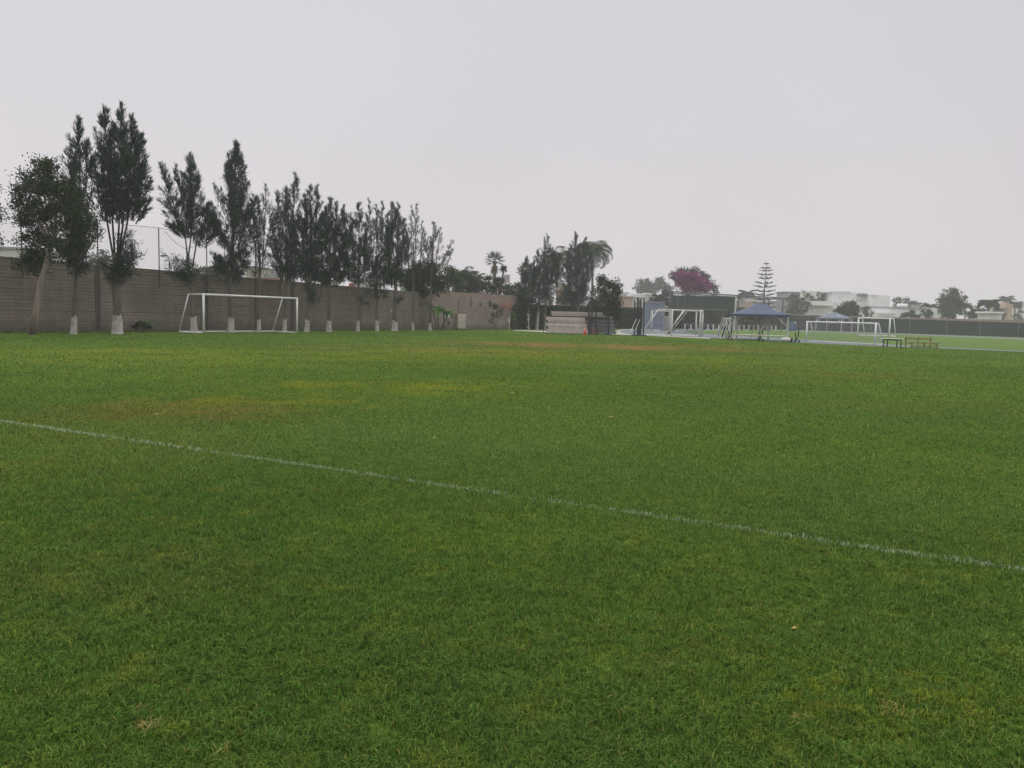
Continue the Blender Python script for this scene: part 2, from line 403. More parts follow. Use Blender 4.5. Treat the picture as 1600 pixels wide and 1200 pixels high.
BLOCK2 = wallmat('grey_block_red_band', (.33, .26, .225), (.27, .215, .185), (.18, .145, .13), red=(3.55, 3.85))
CAP = plain('cap_concrete', (.25, .23, .22), (.17, .155, .15), .95, 2)
def cap(A, B, hA, hB, parent, n=None, t=.26, h=.07):
    n = n or wnor
    A = A+n*.03; B = B+n*.03; A2 = A-n*t; B2 = B-n*t
    MB().add([(A.x, A.y, hA), (B.x, B.y, hB), (B2.x, B2.y, hB), (A2.x, A2.y, hA), (A.x, A.y, hA+h), (B.x, B.y, hB+h), (B2.x, B2.y, hB+h), (A2.x, A2.y, hA+h)],
             [(0, 3, 2, 1), (4, 5, 6, 7), (0, 1, 5, 4), (1, 2, 6, 5), (2, 3, 7, 6), (3, 0, 4, 7)]).build('coping', CAP, parent)
W0 = wp(-420); Wm = wp(668); W2 = wp(822)
def hw(px, py): return top_at(wp(px), px, py)
h0 = hw(0, 402); h1 = hw(660, 458.5)
w1 = empty('block_wall', W0, 'long grey concrete block wall with a thin cap behind the row of whitewashed trees', 'wall')
def rel(o, root):                       # parent but keep world placement
    o.parent = root; o.matrix_parent_inverse = Matrix.Translation(-Vector(root.location)) if root.rotation_euler.z == 0 else root.matrix_basis.inverted(); return o
def hline(px):   # wall top height line
    t = (wp(px)-wp(0)).length/(wp(660)-wp(0)).length
    s = 1 if px >= 0 else -1
    return h0+(h1-h0)*t*s
o = wall_box('wall', W0, Wm, hline(-420), h1, .2, BLOCK); rel(o, w1)
cap(W0, Wm, hline(-420), h1, None); rel(bpy.data.objects['coping'], w1)
COLM = plain('column_concrete', (.15, .13, .12), (.10, .09, .085), .95, 3)
k = 0
for px in (-150, 153, 322, 457, 561, 645):
    c = wp(px)+wnor*.03; mb = MB().box((c.x, c.y, hline(px)/2), (.28, .12, hline(px)-.02), math.atan2(wdir.y, wdir.x))
    rel(mb.build('pillar', COLM), w1)
w2 = empty('block_wall', Wm, 'pinkish block wall with a red brick band, behind the banana plants and utility box', 'wall')
hm, h2 = hw(668, 455.0), hw(822, 463.2)
o = wall_box('wall', Wm, W2, hm, h2, .2, BLOCK2, uvx=3); rel(o, w2)
mbc = bpy.data.objects; cap(Wm, W2, hm, h2, None)
rel([x for x in col.objects if x.name.startswith('coping') and x.parent is None][0], w2)
for px in (735, 765, 806):
    c = wp(px)+wnor*.02
    rel(MB().box((c.x, c.y, 3.0 if px != 735 else 3.1), (.26, .07, 1.1 if px == 735 else .8), math.atan2(wdir.y, wdir.x)).build('pillar', COLM), w2)
# third run: brick with hedge in front
w3 = empty('block_wall', W2, 'low pinkish wall run above the clipped green hedge behind the bleachers', 'wall')
pk = [(822, 475.3), (900, 476.8), (1000, 480.2), (1060, 482.0), (1140, 486)]
for (a, ta), (b2, tb) in zip(pk[:-1], pk[1:]):
    A, B = wp(a), wp(b2)
    o = wall_box('wall', A, B, top_at(A, a, ta), top_at(B, b2, tb), .2, BLOCK2, uvx=7); rel(o, w3)
w4 = empty('block_wall', WC, 'long brown boundary wall behind the dark green screen on the far side of the track', 'wall')
tpD = lambda px, py: top_at(wd_(px), px, py)
for (a, ta, b2, tb) in ((1147, 488, 1340, 494.6), (1340, 494.6, 1600, 500.3), (1600, 500.3, 1900, 508)):
    A, B = wd_(a), wd_(b2)
    o = wall_box('wall', A, B, tpD(a, ta), tpD(b2, tb), .25, plain('far_wall_brown', (.33, .25, .2), (.25, .19, .15), .95, .4), nrm=dnor); rel(o, w4)
SCREEN = plain('green_screen', (.014, .030, .017), (.010, .021, .013), .9, .35, streak=True)
i = 0
marks = [1210, 1262, 1318, 1360, 1420, 1478, 1530, 1590, 1660, 1750]
for a, b2 in zip(marks[:-1], marks[1:]):
    A, B = wd_(a)+dnor*.12, wd_(b2)+dnor*.12; d = (B-A).normalized()*.05
    ya = 491.5+(a-1240)*(503.6-491.5)/360+1.2; yb = 491.5+(b2-1240)*(503.6-491.5)/360+1.2
    o = wall_box('windscreen', A+d, B-d, top_at(A, a, ya), top_at(B, b2, yb), .03, SCREEN, nrm=dnor)
    tag(o, ['dark green fabric screen panel beside the tall hedge corner', 'dark green screen panel behind the far blue canopy', 'dark green screen panel just left of the far white goal',
            'dark green screen panel behind the far white goal', 'dark green screen panel below the long white building', 'dark green screen panel below the tallest bushy tree',
            'dark green screen panel below the dark palms', 'dark green screen panel below the peach tower at the right edge', 'dark green screen panel beyond the right edge of view'][i],
        'screen', 'green screens on the far wall'); i += 1
# --- hedges (clipped, leaves over a solid dark core)
HEDGE = leafmat('hedge_leaf', (.014, .034, .010), (.032, .062, .018))
CORE = plain('hedge_core', (.018, .03, .012), (.012, .022, .01), 1, 2)
def hedge(name, A, B, hA, hB, th, nrm, label, n, L=.3, W=.16):
    r = empty(name, A, label, 'hedge')
    rel(wall_box('twigs', A-nrm*.12, B-nrm*.12, hA-.12, hB-.12, th-.2, CORE, nrm=nrm), r)
    lv = Leaves(); t = RNG.uniform(0, 1, n); h = hA+(hB-hA)*t; z = RNG.uniform(0, 1, n)*h
    d = np.array(B-A); off = RNG.uniform(-.1, .06, n)+.1*np.sin(t*70)*np.sin(z*2.1)
    top = RNG.uniform(0, 1, n) < .18
    z = np.where(top, h-RNG.uniform(0, .15, n), z); off = np.where(top, -RNG.uniform(0, th, n), off)
    pos = np.array(A)+d*t[:, None]+np.array(nrm)*off[:, None]; pos[:, 2] = z
    dd = RNG.normal(size=(n, 3))+np.array(nrm)*.8+np.array([0, 0, .2])
    lv.put(strips(pos, dd, L*RNG.uniform(.5, 1.2, n), W), RNG.uniform(0, 1, n))
    rel(lv.build('foliage', HEDGE, None), r)
    return r
hA_, hB_ = wp(797)+wnor*1.0, wp(1045)+wnor*1.0
hedge('hedge', hA_, hB_, top_at(hA_, 797, 477), top_at(hB_, 1045, 484.5), .9, wnor, 'clipped dark green hedge behind the grey bleachers and pale tree trunks', 26000)
hA2, hB2 = wp(1046)+wnor*1.5, wp(1138)+wnor*1.5
hedge('hedge', hA2, hB2, top_at(hA2, 1046, 483), top_at(hB2, 1138, 481), 1.2, wnor, 'tall clipped hedge under the steel truss canopy', 16000, .45, .25)
hA3, hB3 = wd_(1150)+dnor*1.5, wd_(1212)+dnor*1.5
hedge('hedge', hA3, hB3, top_at(hA3, 1150, 482), top_at(hB3, 1212, 485), 1.2, dnor, 'far hedge corner seen beneath the near blue canopy', 12000, .45, .25)

# --- chain-link fence on top of the left wall
IRON = plain('rusty_iron', (.06, .05, .045), (.10, .07, .05), .8, 4)
WIRE = plain('galvanised_wire', (.16, .16, .17), (.12, .12, .12), .6, 1)
fr = empty('chain_link_fence', wp(-300), 'tall chain-link fence on thin dark posts standing on the grey block wall', 'fence')
FT = 6.75
fx = [-300, -130, 35, 153, 248, 322, 398, 436, 500]
for px in fx:
    c = wp(px)+wnor*.12
    rel(MB().tube([(c.x, c.y, 0 if px in (153, 322, 398) else hline(px)-1.1), (c.x, c.y, FT)], .035, 6).build('post', IRON), fr)
mb = MB(); A = wp(-300)-wnor*.02; B = wp(500)-wnor*.02; Lf = (B-A).length; dF = (B-A).normalized()
for a, b2 in zip(fx[:-1], fx[1:]):
    pa, pb = wp(a)+wnor*.12, wp(b2)+wnor*.12
    mb.tube([(pa.x, pa.y, FT-.02), ((pa.x+pb.x)/2, (pa.y+pb.y)/2, FT-.1), (pb.x, pb.y, FT-.02)], .016, 4, False)
rel(mb.build('top_wire', WIRE), fr)
mb = MB(); s_ = .16; H_ = FT-4.1
i = 0; x = -H_
while x < Lf:
    for sg in (1, -1):
        z0, z1 = 4.1, FT-.05; xa, xb = (x, x+H_) if sg > 0 else (x+H_, x)
        pa = A+dF*min(max(xa, 0), Lf); pb = A+dF*min(max(xb, 0), Lf)
        if (pa-pb).length > .5*H_:
            mb.tube([(pa.x, pa.y, z0), (pb.x, pb.y, z1)], .0035, 3, False)
    x += s_
rel(mb.build('mesh', WIRE), fr)
cb = MB(); a = P(258, 362, wp(258).y); b2 = P(290, 389, wp(290).y); c2 = P(330, 378, wp(330).y)
cb.tube([a, a.lerp(b2, .5)-Vector((0, 0, .15)), b2, c2], .015, 4)
tag(cb.build('cable', IRON), 'thin dark cable sagging from the chain-link fence posts', 'cable')
def lamp_(px, y0, y1, lab):
    p = wp(px)-wnor*.1; zt = top_at(p, px, y1)
    r = empty('wall_lamp', (p.x, p.y, hline(px)), lab, 'lamp')
    rel(MB().tube([(p.x, p.y, hline(px)), (p.x, p.y, zt), (p.x-.15, p.y, zt+.12), (p.x-.35, p.y, zt+.1)], .03, 6).build('post', IRON), r)
    rel(MB().box((p.x-.42, p.y, zt+.08), (.24, .14, .08)).build('lamp_head', IRON), r)
lamp_(267, 418, 402, 'small bent lamp post on top of the block wall left of the white goal')

# ================================================================== TREES
BARK = plain('bark_grey_brown', (.15, .125, .105), (.085, .07, .06), .95, 5, bump=.8, streak=True)
BARKP = plain('bark_pale_peeling', (.38, .31, .27), (.16, .115, .09), .95, 3.5, bump=.6, streak=True)
DARKBARK = plain('bark_dark', (.055, .048, .042), (.035, .03, .028), .95, 5)
WHITEW = plain('whitewash', (.50, .47, .44), (.28, .25, .22), .95, 6, bump=.6)
CAS = leafmat('casuarina_leaf', (.012, .030, .020), (.036, .070, .042))
CAS2 = leafmat('casuarina_leaf_thin', (.022, .032, .022), (.055, .075, .045))
EUC = leafmat('broad_leaf_left', (.016, .032, .012), (.050, .078, .028))
DKL = leafmat('dark_leaf', (.012, .026, .010), (.034, .060, .022))
MIDL = leafmat('mid_leaf', (.020, .038, .015), (.050, .078, .030))
PALML = leafmat('palm_leaf', (.022, .042, .018), (.060, .090, .035))
BANL = leafmat('banana_leaf', (.055, .15, .03), (.12, .26, .05))
BOUG = leafmat('bougainvillea_bloom', (.16, .012, .10), (.30, .035, .19))
OLD = leafmat('dry_leaf', (.14, .11, .07), (.22, .18, .12))

def px2m(px, Y): return px/FPX*Y
def row_tree(base, white, trunk, trpx, plumes, label, mat=CAS, tufts=(), cat='tree', group='whitewashed trees along the wall', stems=(), wash=WHITEW, bark=BARK, leafL=.30, leafW=.034, fat=1.32):
    g = G(*base); Y = g.y; T = lambda x, y, dy=0: np.array(P(x, y, Y+dy))
    r = empty('tall_tree', g, label, cat, group)
    tr = MB(); rad = px2m(trpx, Y)/2
    pts = [g+Vector((0, 0, -.05))]+[Vector(T(*q)) for q in trunk]
    if white:
        zt = P(base[0], white, Y).z
        f = min(.95, zt/max(pts[1].z, .1)); top = pts[0].lerp(pts[1], f)
        wpts = [pts[0], pts[0].lerp(top, .12), pts[0].lerp(top, .6), top]
        wb = MB().tube(wpts, [rad*1.75, rad*1.33, rad*1.16, rad*1.12], 14, False)
        for q in range(len(wb.v)-14, len(wb.v)): v_ = wb.v[q]; wb.v[q] = (v_[0], v_[1], v_[2]+RNG.uniform(-.16, .07))
        for q in range(14, len(wb.v)-14): v_ = wb.v[q]; wb.v[q] = (v_[0]+RNG.normal()*rad*.07, v_[1]+RNG.normal()*rad*.07, v_[2])
        rel(wb.build('painted_base', wash, smooth=True), r)
        pts = [pts[0].lerp(top, .7)]+pts[1:]
    rads = [rad*(1.0-.55*i/len(pts)) for i in range(len(pts))]
    if not white: rads[0] = rad*1.45
    fine = [pts[0]]; fr_ = [rads[0]]
    for i in range(1, len(pts)):
        for q in (1/3, 2/3, 1):
            v = pts[i-1].lerp(pts[i], q); 
            if q < 1: v = v+Vector(RNG.normal(size=3)*rad*.18)
            fine.append(v); fr_.append(rads[i-1]+(rads[i]-rads[i-1])*q)
    tr.tube(fine, fr_, 9)
    sm = MB()
    for st in stems:      # bare stems
        sp_ = [Vector(T(*q[:2], q[2] if len(q) > 2 else 0)) for q in st]
        sm.tube(sp_, [rad*.3*(1-.25*i) if 1-.25*i > .2 else rad*.1 for i in range(len(sp_))], 6)
    lv = Leaves(); tw = MB()
    for (xb, yb, xt, yt, rp_, nb, *rest) in plumes:
        dy = rest[0] if rest else RNG.uniform(-.5, .5)
        den = rest[1] if len(rest) > 1 else 1.0
        lv.plume(tw, T(xb, yb, dy*.6), T(xt, yt, dy), px2m(rp_*fat, Y), nb=nb, per=int(23*den), L=leafL, W=leafW)
    for (x, y, rx, ry, n) in tufts:
        for k in range(n):
            c = T(x+RNG.uniform(-rx, rx)*.8, y+RNG.uniform(-ry, ry)*.7, RNG.uniform(-.5, .5)*px2m(rx, Y)*1.4)
            d = np.array([RNG.uniform(-.9, .9), RNG.uniform(-.9, .9), RNG.uniform(.3, 1.1)])
            m = 42; u = RNG.uniform(0, 1, m)
            pos = c+d*.55*u[:, None]+RNG.normal(size=(m, 3))*.13
            lv.put(strips(pos, d+RNG.normal(size=(m, 3))*.5, leafL*RNG.uniform(.6, 1.2, m), leafW), np.clip(RNG.normal(RNG.uniform(.2, .7), .2, m), 0, 1))
    rel(tr.build('trunk', bark, smooth=True), r)
    if sm.v: rel(sm.build('stems', DARKBARK, smooth=True), r)
    if tw.v: rel(tw.build('branches', DARKBARK), r)
    rel(lv.build('crown', mat, None), r)
    return r

# T1: broad-leaved, leaning pale trunk
def broad(base, trunk, trpx, blobs, label, mat, leafL=.16, leafW=.08, leaf=60, cl=.32, name='broad_tree', bark=BARK, Y=None, group=None, droop=0.0, limbs=4, cat='tree', zbase=None, wash=None):
    g = G(*base) if Y is None else P(base[0], base[1], Y)
    if Y is None: Y = g.y
    else: g = Vector((g.x, Y, 0))
    r = empty(name, g, label, cat, group)
    rad = px2m(trpx, Y)/2; pts = [g]+[P(x, y, Y) for x, y in trunk]
    tr = MB(); tr.tube(pts, [rad*1.35]+[rad*(1-.5*i/len(pts)) for i in range(1, len(pts))], 9)
    fork = pts[-1]; lv = Leaves()
    for (x, y, rx, ry, n) in blobs:
        dy = RNG.uniform(-.5, .5)*px2m(rx, Y)
        c = P(x, y, Y+dy)
        start = fork.lerp(pts[-2], RNG.uniform(0, .4)) 
        mid = start.lerp(c, .5)+Vector((RNG.uniform(-.2, .2), RNG.uniform(-.2, .2), .15))*px2m(rx, Y)*.5
        tr.tube([start, mid, c], [rad*.42, rad*.28, rad*.1], 5)
        for k in range(3):
            e = c+Vector(RNG.normal(size=3)*px2m(min(rx, ry), Y)*.5); tr.tube([c.lerp(mid, .5), e], [rad*.16, rad*.05], 4, False)
        lv.blob(c, (px2m(rx, Y), px2m(rx, Y)*.9, px2m(ry, Y)), n, leaf, leafL, leafW, cl, droop)
    rel(tr.build('trunk', bark, smooth=True), r); rel(lv.build('crown', mat, None), r)
    return r
broad((50, 522.5), [(58, 478), (64, 440), (74, 405), (84, 370)], 10,
      [(70, 262, 15, 20, 16), (58, 290, 24, 22, 26), (90, 295, 28, 22, 26), (45, 330, 24, 26, 28), (85, 335, 34, 26, 34), (118, 318, 24, 24, 24), (125, 345, 22, 28, 22), (52, 370, 20, 22, 16), (88, 378, 26, 18, 14), (62, 402, 28, 14, 15), (48, 415, 18, 10, 8), (98, 400, 18, 14, 8), (33, 300, 12, 10, 6), (128, 375, 12, 22, 10)],
      'broad-leaved tree with a leaning pale peeling trunk at the left end of the row', EUC, .15, .07, 85, .42, bark=BARKP, droop=.5, group='trees along the wall')
row_tree((115, 521.8), 491, [(117, 470), (119, 430), (124, 385), (122, 330)], 7.5,
    [(126, 365, 122, 186, 20, 42), (112, 300, 110, 232, 14, 14), (134, 300, 136, 225, 15, 18), (130, 400, 138, 340, 16, 16), (106, 420, 118, 376, 14, 12)],
    'slim whitewashed tree with a pointed top, right of the leaning pale trunk', stems=[[(119, 430), (132, 400), (140, 380)], [(119, 428), (113, 400)]],
    tufts=[(124, 425, 13, 16, 16), (115, 395, 14, 12, 12)])
row_tree((183.5, 521.8), 491, [(182, 470), (180, 430), (181, 395)], 12,
    [(172, 350, 163, 170, 19, 46, -.6), (190, 350, 190, 165, 19, 50, .5), (199, 350, 206, 182, 20, 44, 0), (183, 348, 178, 200, 22, 40, .8), (208, 345, 221, 212, 18, 34, -.3), (205, 345, 226, 260, 17, 26, .4), (165, 345, 158, 230, 15, 26), (212, 350, 234, 315, 11, 12), (160, 340, 152, 290, 10, 10)],
    'tallest tree of the row with many bare stems on a thick whitewashed base', 
    stems=[[(181, 425), (168, 350), (166, 300)], [(181, 425), (176, 350), (176, 290)], [(182, 425), (186, 350), (188, 280)], [(182, 425), (192, 352), (196, 290)], [(182, 425), (198, 352), (210, 290)]],
    tufts=[(183, 425, 20, 20, 36), (205, 405, 10, 25, 22), (180, 445, 16, 8, 12), (195, 388, 8, 20, 10)])
row_tree((303.5, 519.8), 493, [(301, 460), (296, 430), (293, 401)], 8.5,
    [(290, 375, 250, 258, 15, 26), (295, 372, 276, 262, 13, 24), (298, 375, 297, 243, 17, 36), (300, 360, 303, 258, 14, 24), (310, 385, 328, 320, 20, 28, .3), (285, 372, 258, 352, 15, 16), (320, 388, 340, 350, 16, 22), (282, 360, 262, 310, 14, 14)],
    'wide forked tree with bare stems behind the left end of the white goal',
    stems=[[(293, 403), (290, 375), (284, 340)], [(294, 403), (298, 375), (300, 330)], [(300, 420), (308, 375), (314, 350)]],
    tufts=[(284, 425, 18, 20, 34), (292, 440, 12, 10, 10)])
row_tree((361, 519.2), 494, [(360, 470), (361, 430), (363, 380), (367, 330)], 8,
    [(364, 440, 369, 224, 27, 100, 0, 1.1), (358, 330, 357, 244, 12, 16), (375, 380, 398, 308, 16, 22), (352, 390, 340, 350, 16, 16), (352, 430, 338, 402, 14, 14), (375, 430, 386, 395, 13, 12)],
    'dense cone-shaped tree with a long spire, behind the middle of the white goal', tufts=[(361, 430, 20, 22, 40)])
row_tree((404.5, 519), 497, [(405, 470), (406, 430), (405, 380)], 5,
    [(406, 420, 404, 310, 14, 22, 0, .6), (410, 420, 416, 293, 14, 24, 0, .6), (400, 400, 394, 330, 12, 12, 0, .5), (412, 400, 426, 340, 12, 14, 0, .6)],
    'thin sparse tree with a see-through crown, behind the right half of the white goal', CAS2, tufts=[(406, 425, 12, 25, 10)])
row_tree((444.5, 518.7), 498, [(446, 480), (447, 450), (447, 400)], 5.5,
    [(442, 440, 432, 300, 14, 34), (449, 440, 446, 296, 16, 36), (454, 430, 461, 274, 16, 44), (440, 440, 428, 360, 13, 18), (458, 440, 468, 340, 12, 20)],
    'tall dark tree behind the right post of the white goal', tufts=[(447, 425, 17, 24, 32), (465, 430, 10, 14, 12)])
row_tree((479.5, 518.6), 498, [(481, 480), (484, 450), (485, 400)], 6,
    [(482, 440, 476, 305, 14, 30), (487, 440, 484, 292, 16, 40), (490, 430, 496, 292, 14, 36), (478, 440, 470, 340, 12, 20), (494, 440, 502, 340, 12, 22), (486, 460, 486, 400, 12, 16)],
    'whitewashed tree right of the white goal with a leafy shoot hugging its trunk', tufts=[(486, 470, 4, 16, 12), (484, 432, 17, 18, 32)])
row_tree((514, 518.2), 499, [(514, 480), (515, 440), (515, 380)], 6.5,
    [(512, 445, 508, 325, 15, 34), (516, 445, 516, 312, 17, 44), (521, 440, 526, 318, 15, 34), (530, 440, 538, 322, 13, 30), (535, 440, 548, 335, 12, 24), (505, 445, 502, 360, 13, 16)],
    'thick-crowned tree with broad shoulders, third trunk right of the white goal', tufts=[(517, 440, 22, 14, 34), (530, 425, 18, 16, 26), (500, 430, 14, 16, 18)])
row_tree((559, 517.6), 500, [(560, 480), (560, 440), (561, 390)], 4.5,
    [(561, 450, 561, 318, 13, 46), (555, 445, 550, 350, 12, 22), (568, 445, 572, 350, 11, 22), (545, 440, 541, 360, 13, 18)],
    'slender tree with a single needle-like tip, in front of a dark wall pillar', tufts=[(563, 470, 4, 10, 7), (557, 432, 18, 16, 28)])
row_tree((589, 517.3), 499, [(589, 480), (588, 450), (587, 400)], 5,
    [(586, 460, 576, 314, 13, 30, 0, .7), (589, 460, 588, 322, 14, 30, 0, .8), (594, 460, 598, 318, 13, 30, 0, .8), (600, 450, 606, 350, 10, 22), (580, 450, 572, 370, 11, 16)],
    'loose feathery tree whose tips bend to the left, left of the thick trunk', tufts=[(583, 462, 13, 12, 10), (600, 462, 6, 12, 6), (592, 430, 18, 18, 26)])
row_tree((616.5, 517.0), 500, [(617, 480), (618, 450), (618, 400)], 7.5,
    [(616, 450, 612, 318, 16, 48), (620, 450, 622, 320, 15, 44), (612, 450, 606, 335, 14, 28), (625, 445, 632, 345, 11, 26)],
    'thick-trunked dark tree, third from the right end of the row', tufts=[(614, 435, 18, 16, 28), (619, 472, 6, 6, 6)])
row_tree((645, 516.6), 503, [(645, 480), (646, 430), (646, 380)], 3.8,
    [(644, 450, 643, 326, 10, 24, 0, .5), (648, 450, 650, 322, 12, 28, 0, .6), (655, 440, 660, 350, 9, 18, 0, .5), (640, 440, 636, 360, 8, 12, 0, .5)],
    'thin see-through tree with a red-stained white base, second from the right end', CAS2)
row_tree((671.5, 516.2), 503, [(673, 470), (674, 430), (677, 380)], 4.2,
    [(675, 450, 677, 348, 13, 30, 0, .5), (672, 430, 662, 360, 11, 16, 0, .5), (680, 420, 688, 358, 11, 16, 0, .45), (680, 430, 708, 378, 9, 14, 0, .45), (682, 440, 708, 392, 8, 10, 0, .45)],
    'bare-looking tree with wide spiky branches at the right end of the row', CAS2, tufts=[(674, 452, 8, 10, 7)])
# three pale trunks in front of the hedge
gB = 'pale-trunked trees in front of the clipped hedge'
row_tree((824, 514.6), 489, [(825, 488), (826, 460), (826, 430)], 4.5,
    [(826, 485, 824, 402, 15, 40), (820, 480, 817, 420, 12, 18), (832, 480, 836, 420, 12, 24)], 'left one of the three pale trunks in front of the hedge, by the yellow post', CAS, tufts=[(827, 475, 12, 12, 24), (824, 440, 14, 15, 30)], group=gB)
row_tree((838.5, 514.6), 485, [(841, 485), (843, 460), (842, 430)], 3.8,
    [(842, 480, 841, 392, 14, 40), (838, 480, 834, 405, 12, 24), (848, 470, 850, 400, 12, 26)], 'slightly leaning middle one of the three pale trunks in front of the hedge', CAS, tufts=[(842, 470, 12, 14, 26), (846, 435, 13, 18, 34)], group=gB)
row_tree((851.5, 514.5), 501, [(852, 480), (855, 450), (857, 420)], 3.4,
    [(856, 460, 855, 368, 12, 34, 0, .8), (852, 460, 850, 372, 9, 20, 0, .6), (862, 450, 866, 395, 13, 30), (868, 450, 874, 398, 12, 26), (858, 475, 860, 430, 13, 18)], 'right one of the three pale trunks, with two dark tips at its top', CAS, tufts=[(854, 470, 10, 12, 18), (868, 435, 13, 18, 34)], group=gB)
row_tree((902, 514.2), 500, [(902, 490), (903, 460), (903, 430)], 5,
    [(900, 484, 899, 364, 17, 60), (906, 480, 916, 372, 16, 50), (896, 480, 892, 385, 16, 44), (910, 478, 922, 400, 13, 36), (890, 470, 886, 410, 11, 22), (903, 487, 903, 420, 15, 40)], 'big dense dark cypress standing behind the grey bleachers', CAS, tufts=[(902, 470, 14, 14, 36), (918, 410, 16, 22, 50), (888, 420, 10, 24, 30)], group=None)

# bushy broad trees behind the wall / near bleachers
def farbroad(x, base_y, Y, trpx, blobs, label, mat=MIDL, L=.3, W=.2, leaf=50, cl=.6, fill=True, **k):
    if fill:
        blobs = list(blobs)+[(b_[0]+RNG.uniform(-2, 2), b_[1]+b_[3]*1.1, b_[2]*.85, b_[3]*.9, max(4, int(b_[4]*.6))) for b_ in blobs]
        blobs += [(x+q, base_y-9, 7, 6, 5) for q in (-6, 3)]
    return broad((x, base_y), [(x, base_y-4), (blobs[0][0], blobs[0][1]+blobs[0][3]*.6)], trpx, blobs, label, mat, L, W, leaf, cl, Y=Y, **k)
farbroad(945, 515, 90, 3.5, [(945, 440, 13, 9, 14), (960, 445, 9, 8, 10), (938, 462, 18, 14, 26), (955, 470, 13, 14, 20), (930, 480, 14, 14, 20), (948, 492, 14, 12, 18), (962, 487, 6, 7, 5), (930, 500, 9, 8, 8)],
         'dark rounded leafy tree behind the black net posts', DKL, .2, .13, 60, .5)
farbroad(658, 470, 78, 4, [(655, 425, 22, 14, 22), (668, 420, 18, 10, 16), (640, 432, 16, 13, 16), (680, 440, 14, 12, 14), (650, 447, 22, 10, 14)], 'dark spreading tree behind the wall at the right end of the tall row', DKL, .22, .14, 60, .55)
farbroad(700, 470, 95, 3, [(700, 428, 14, 10, 14), (690, 442, 12, 10, 12), (712, 445, 10, 10, 10)], 'brownish-green bush behind the wall just left of the arching palms', MIDL, .24, .14)
farbroad(722, 470, 105, 3, [(722, 436, 14, 12, 16), (740, 446, 14, 9, 12), (754, 448, 12, 7, 8)], 'dense round bush behind the red-banded wall between the arching palms', DKL, .26, .16)
farbroad(803, 470, 120, 3, [(800, 450, 14, 8, 12), (812, 455, 10, 6, 8), (788, 452, 8, 6, 6)], 'low green bushes behind the wall right of the fan palm', MIDL, .28, .18)
farbroad(159, 440, 120, 3, [(158, 404, 12, 12, 16), (152, 412, 8, 8, 8)], 'hazy rounded tree behind the wall between the second and third trunks', MIDL, .3, .2)
farbroad(345, 440, 110, 3, [(345, 412, 8, 10, 8), (330, 422, 12, 7, 8), (312, 424, 12, 5, 7)], 'hazy bush behind the wall beside the dense cone-shaped tree', MIDL, .3, .2)
farbroad(885, 480, 130, 3, [(885, 455, 8, 12, 8), (893, 462, 8, 10, 8), (878, 463, 6, 10, 6)], 'thin brownish shrub beside the tall grey palm trunk', MIDL, .3, .15)
farbroad(1014, 470, 330, 3, [(1008, 444, 10, 7, 12), (1030, 441, 9, 7, 10), (1020, 447, 14, 6, 12), (1000, 449, 8, 4, 6), (1042, 447, 8, 6, 6)], 'very hazy distant grove behind the white houses', MIDL, .9, .5, 40, 1.3)
farbroad(1035, 480, 190, 4, [(1038, 460, 11, 8, 10), (1026, 464, 9, 6, 8), (1048, 466, 9, 8, 8), (1020, 472, 12, 7, 8), (1045, 478, 14, 9, 12), (1065, 478, 10, 9, 8)], 'dark green shrubs left below the purple-flowering tree', DKL, .4, .25)
# bougainvillea
Yb = 185
rB = farbroad(1082, 480, Yb, 5, [(1060, 432, 9, 8, 9), (1068, 424, 8, 5, 8), (1084, 421, 6, 5, 6), (1094, 432, 9, 6, 7), (1104, 431, 5, 5, 4), (1110, 442, 6, 5, 5), (1115, 450, 6, 7, 6), (1080, 455, 24, 9, 16), (1052, 430, 5, 4, 3)], 'large tree covered in purple bougainvillea flowers above the truss canopy', DKL, .42, .22, 45, .8)
lv = Leaves()
for (x, y, rx, ry, n) in [(1065, 437, 15, 12, 50), (1080, 436, 17, 13, 62), (1095, 444, 15, 11, 48), (1103, 450, 10, 8, 24), (1076, 450, 20, 8, 34)]:
    lv.blob(P(x, y, Yb-1.8), (px2m(rx, Yb), 2.0, px2m(ry, Yb)), n, 50, .36, .22, .75)
rel(lv.build('flowers', BOUG, None), rB)
farbroad(1245, 500, 250, 4, [(1240, 468, 11, 10, 14), (1258, 468, 9, 12, 12), (1248, 480, 12, 9, 12), (1235, 483, 9, 9, 8)], 'grey-green hazy tree behind the right end of the truss', MIDL, .6, .3, 40, .9)
farbroad(1290, 500, 270, 4, [(1286, 463, 13, 6, 12), (1296, 465, 8, 5, 8), (1272, 467, 7, 5, 6)], 'small hazy treetop in front of the stepped white building', MIDL, .6, .3, 40, .9)
farbroad(1327, 500, 205, 4, [(1327, 476, 12, 8, 14), (1320, 483, 14, 8, 14), (1337, 484, 9, 7, 8), (1308, 488, 9, 4, 5)], 'dark round tree in front of the tall white building', DKL, .45, .28, 50, .7)
farbroad(1355, 500, 230, 3, [(1354, 484, 6, 5, 6)], 'small pale green bush at the right foot of the tall white building', leafmat('pale_leaf', (.07, .10, .04), (.11, .15, .06)), .4, .25)
farbroad(1415, 500, 320, 3, [(1402, 472, 7, 5, 8), (1418, 471, 9, 6, 10), (1430, 476, 7, 4, 7)], 'hazy treetops behind the long white building with a roof tank', MIDL, .7, .4, 40, 1.0)
farbroad(1425, 500, 215, 3, [(1424, 490, 9, 4, 8), (1415, 491, 6, 3, 4)], 'low green shrub in front of the long white building', MIDL, .4, .25)
farbroad(1450, 500, 220, 3, [(1451, 489, 4, 6, 6)], 'narrow dark bush at the right end of the long white building', DKL, .4, .25)
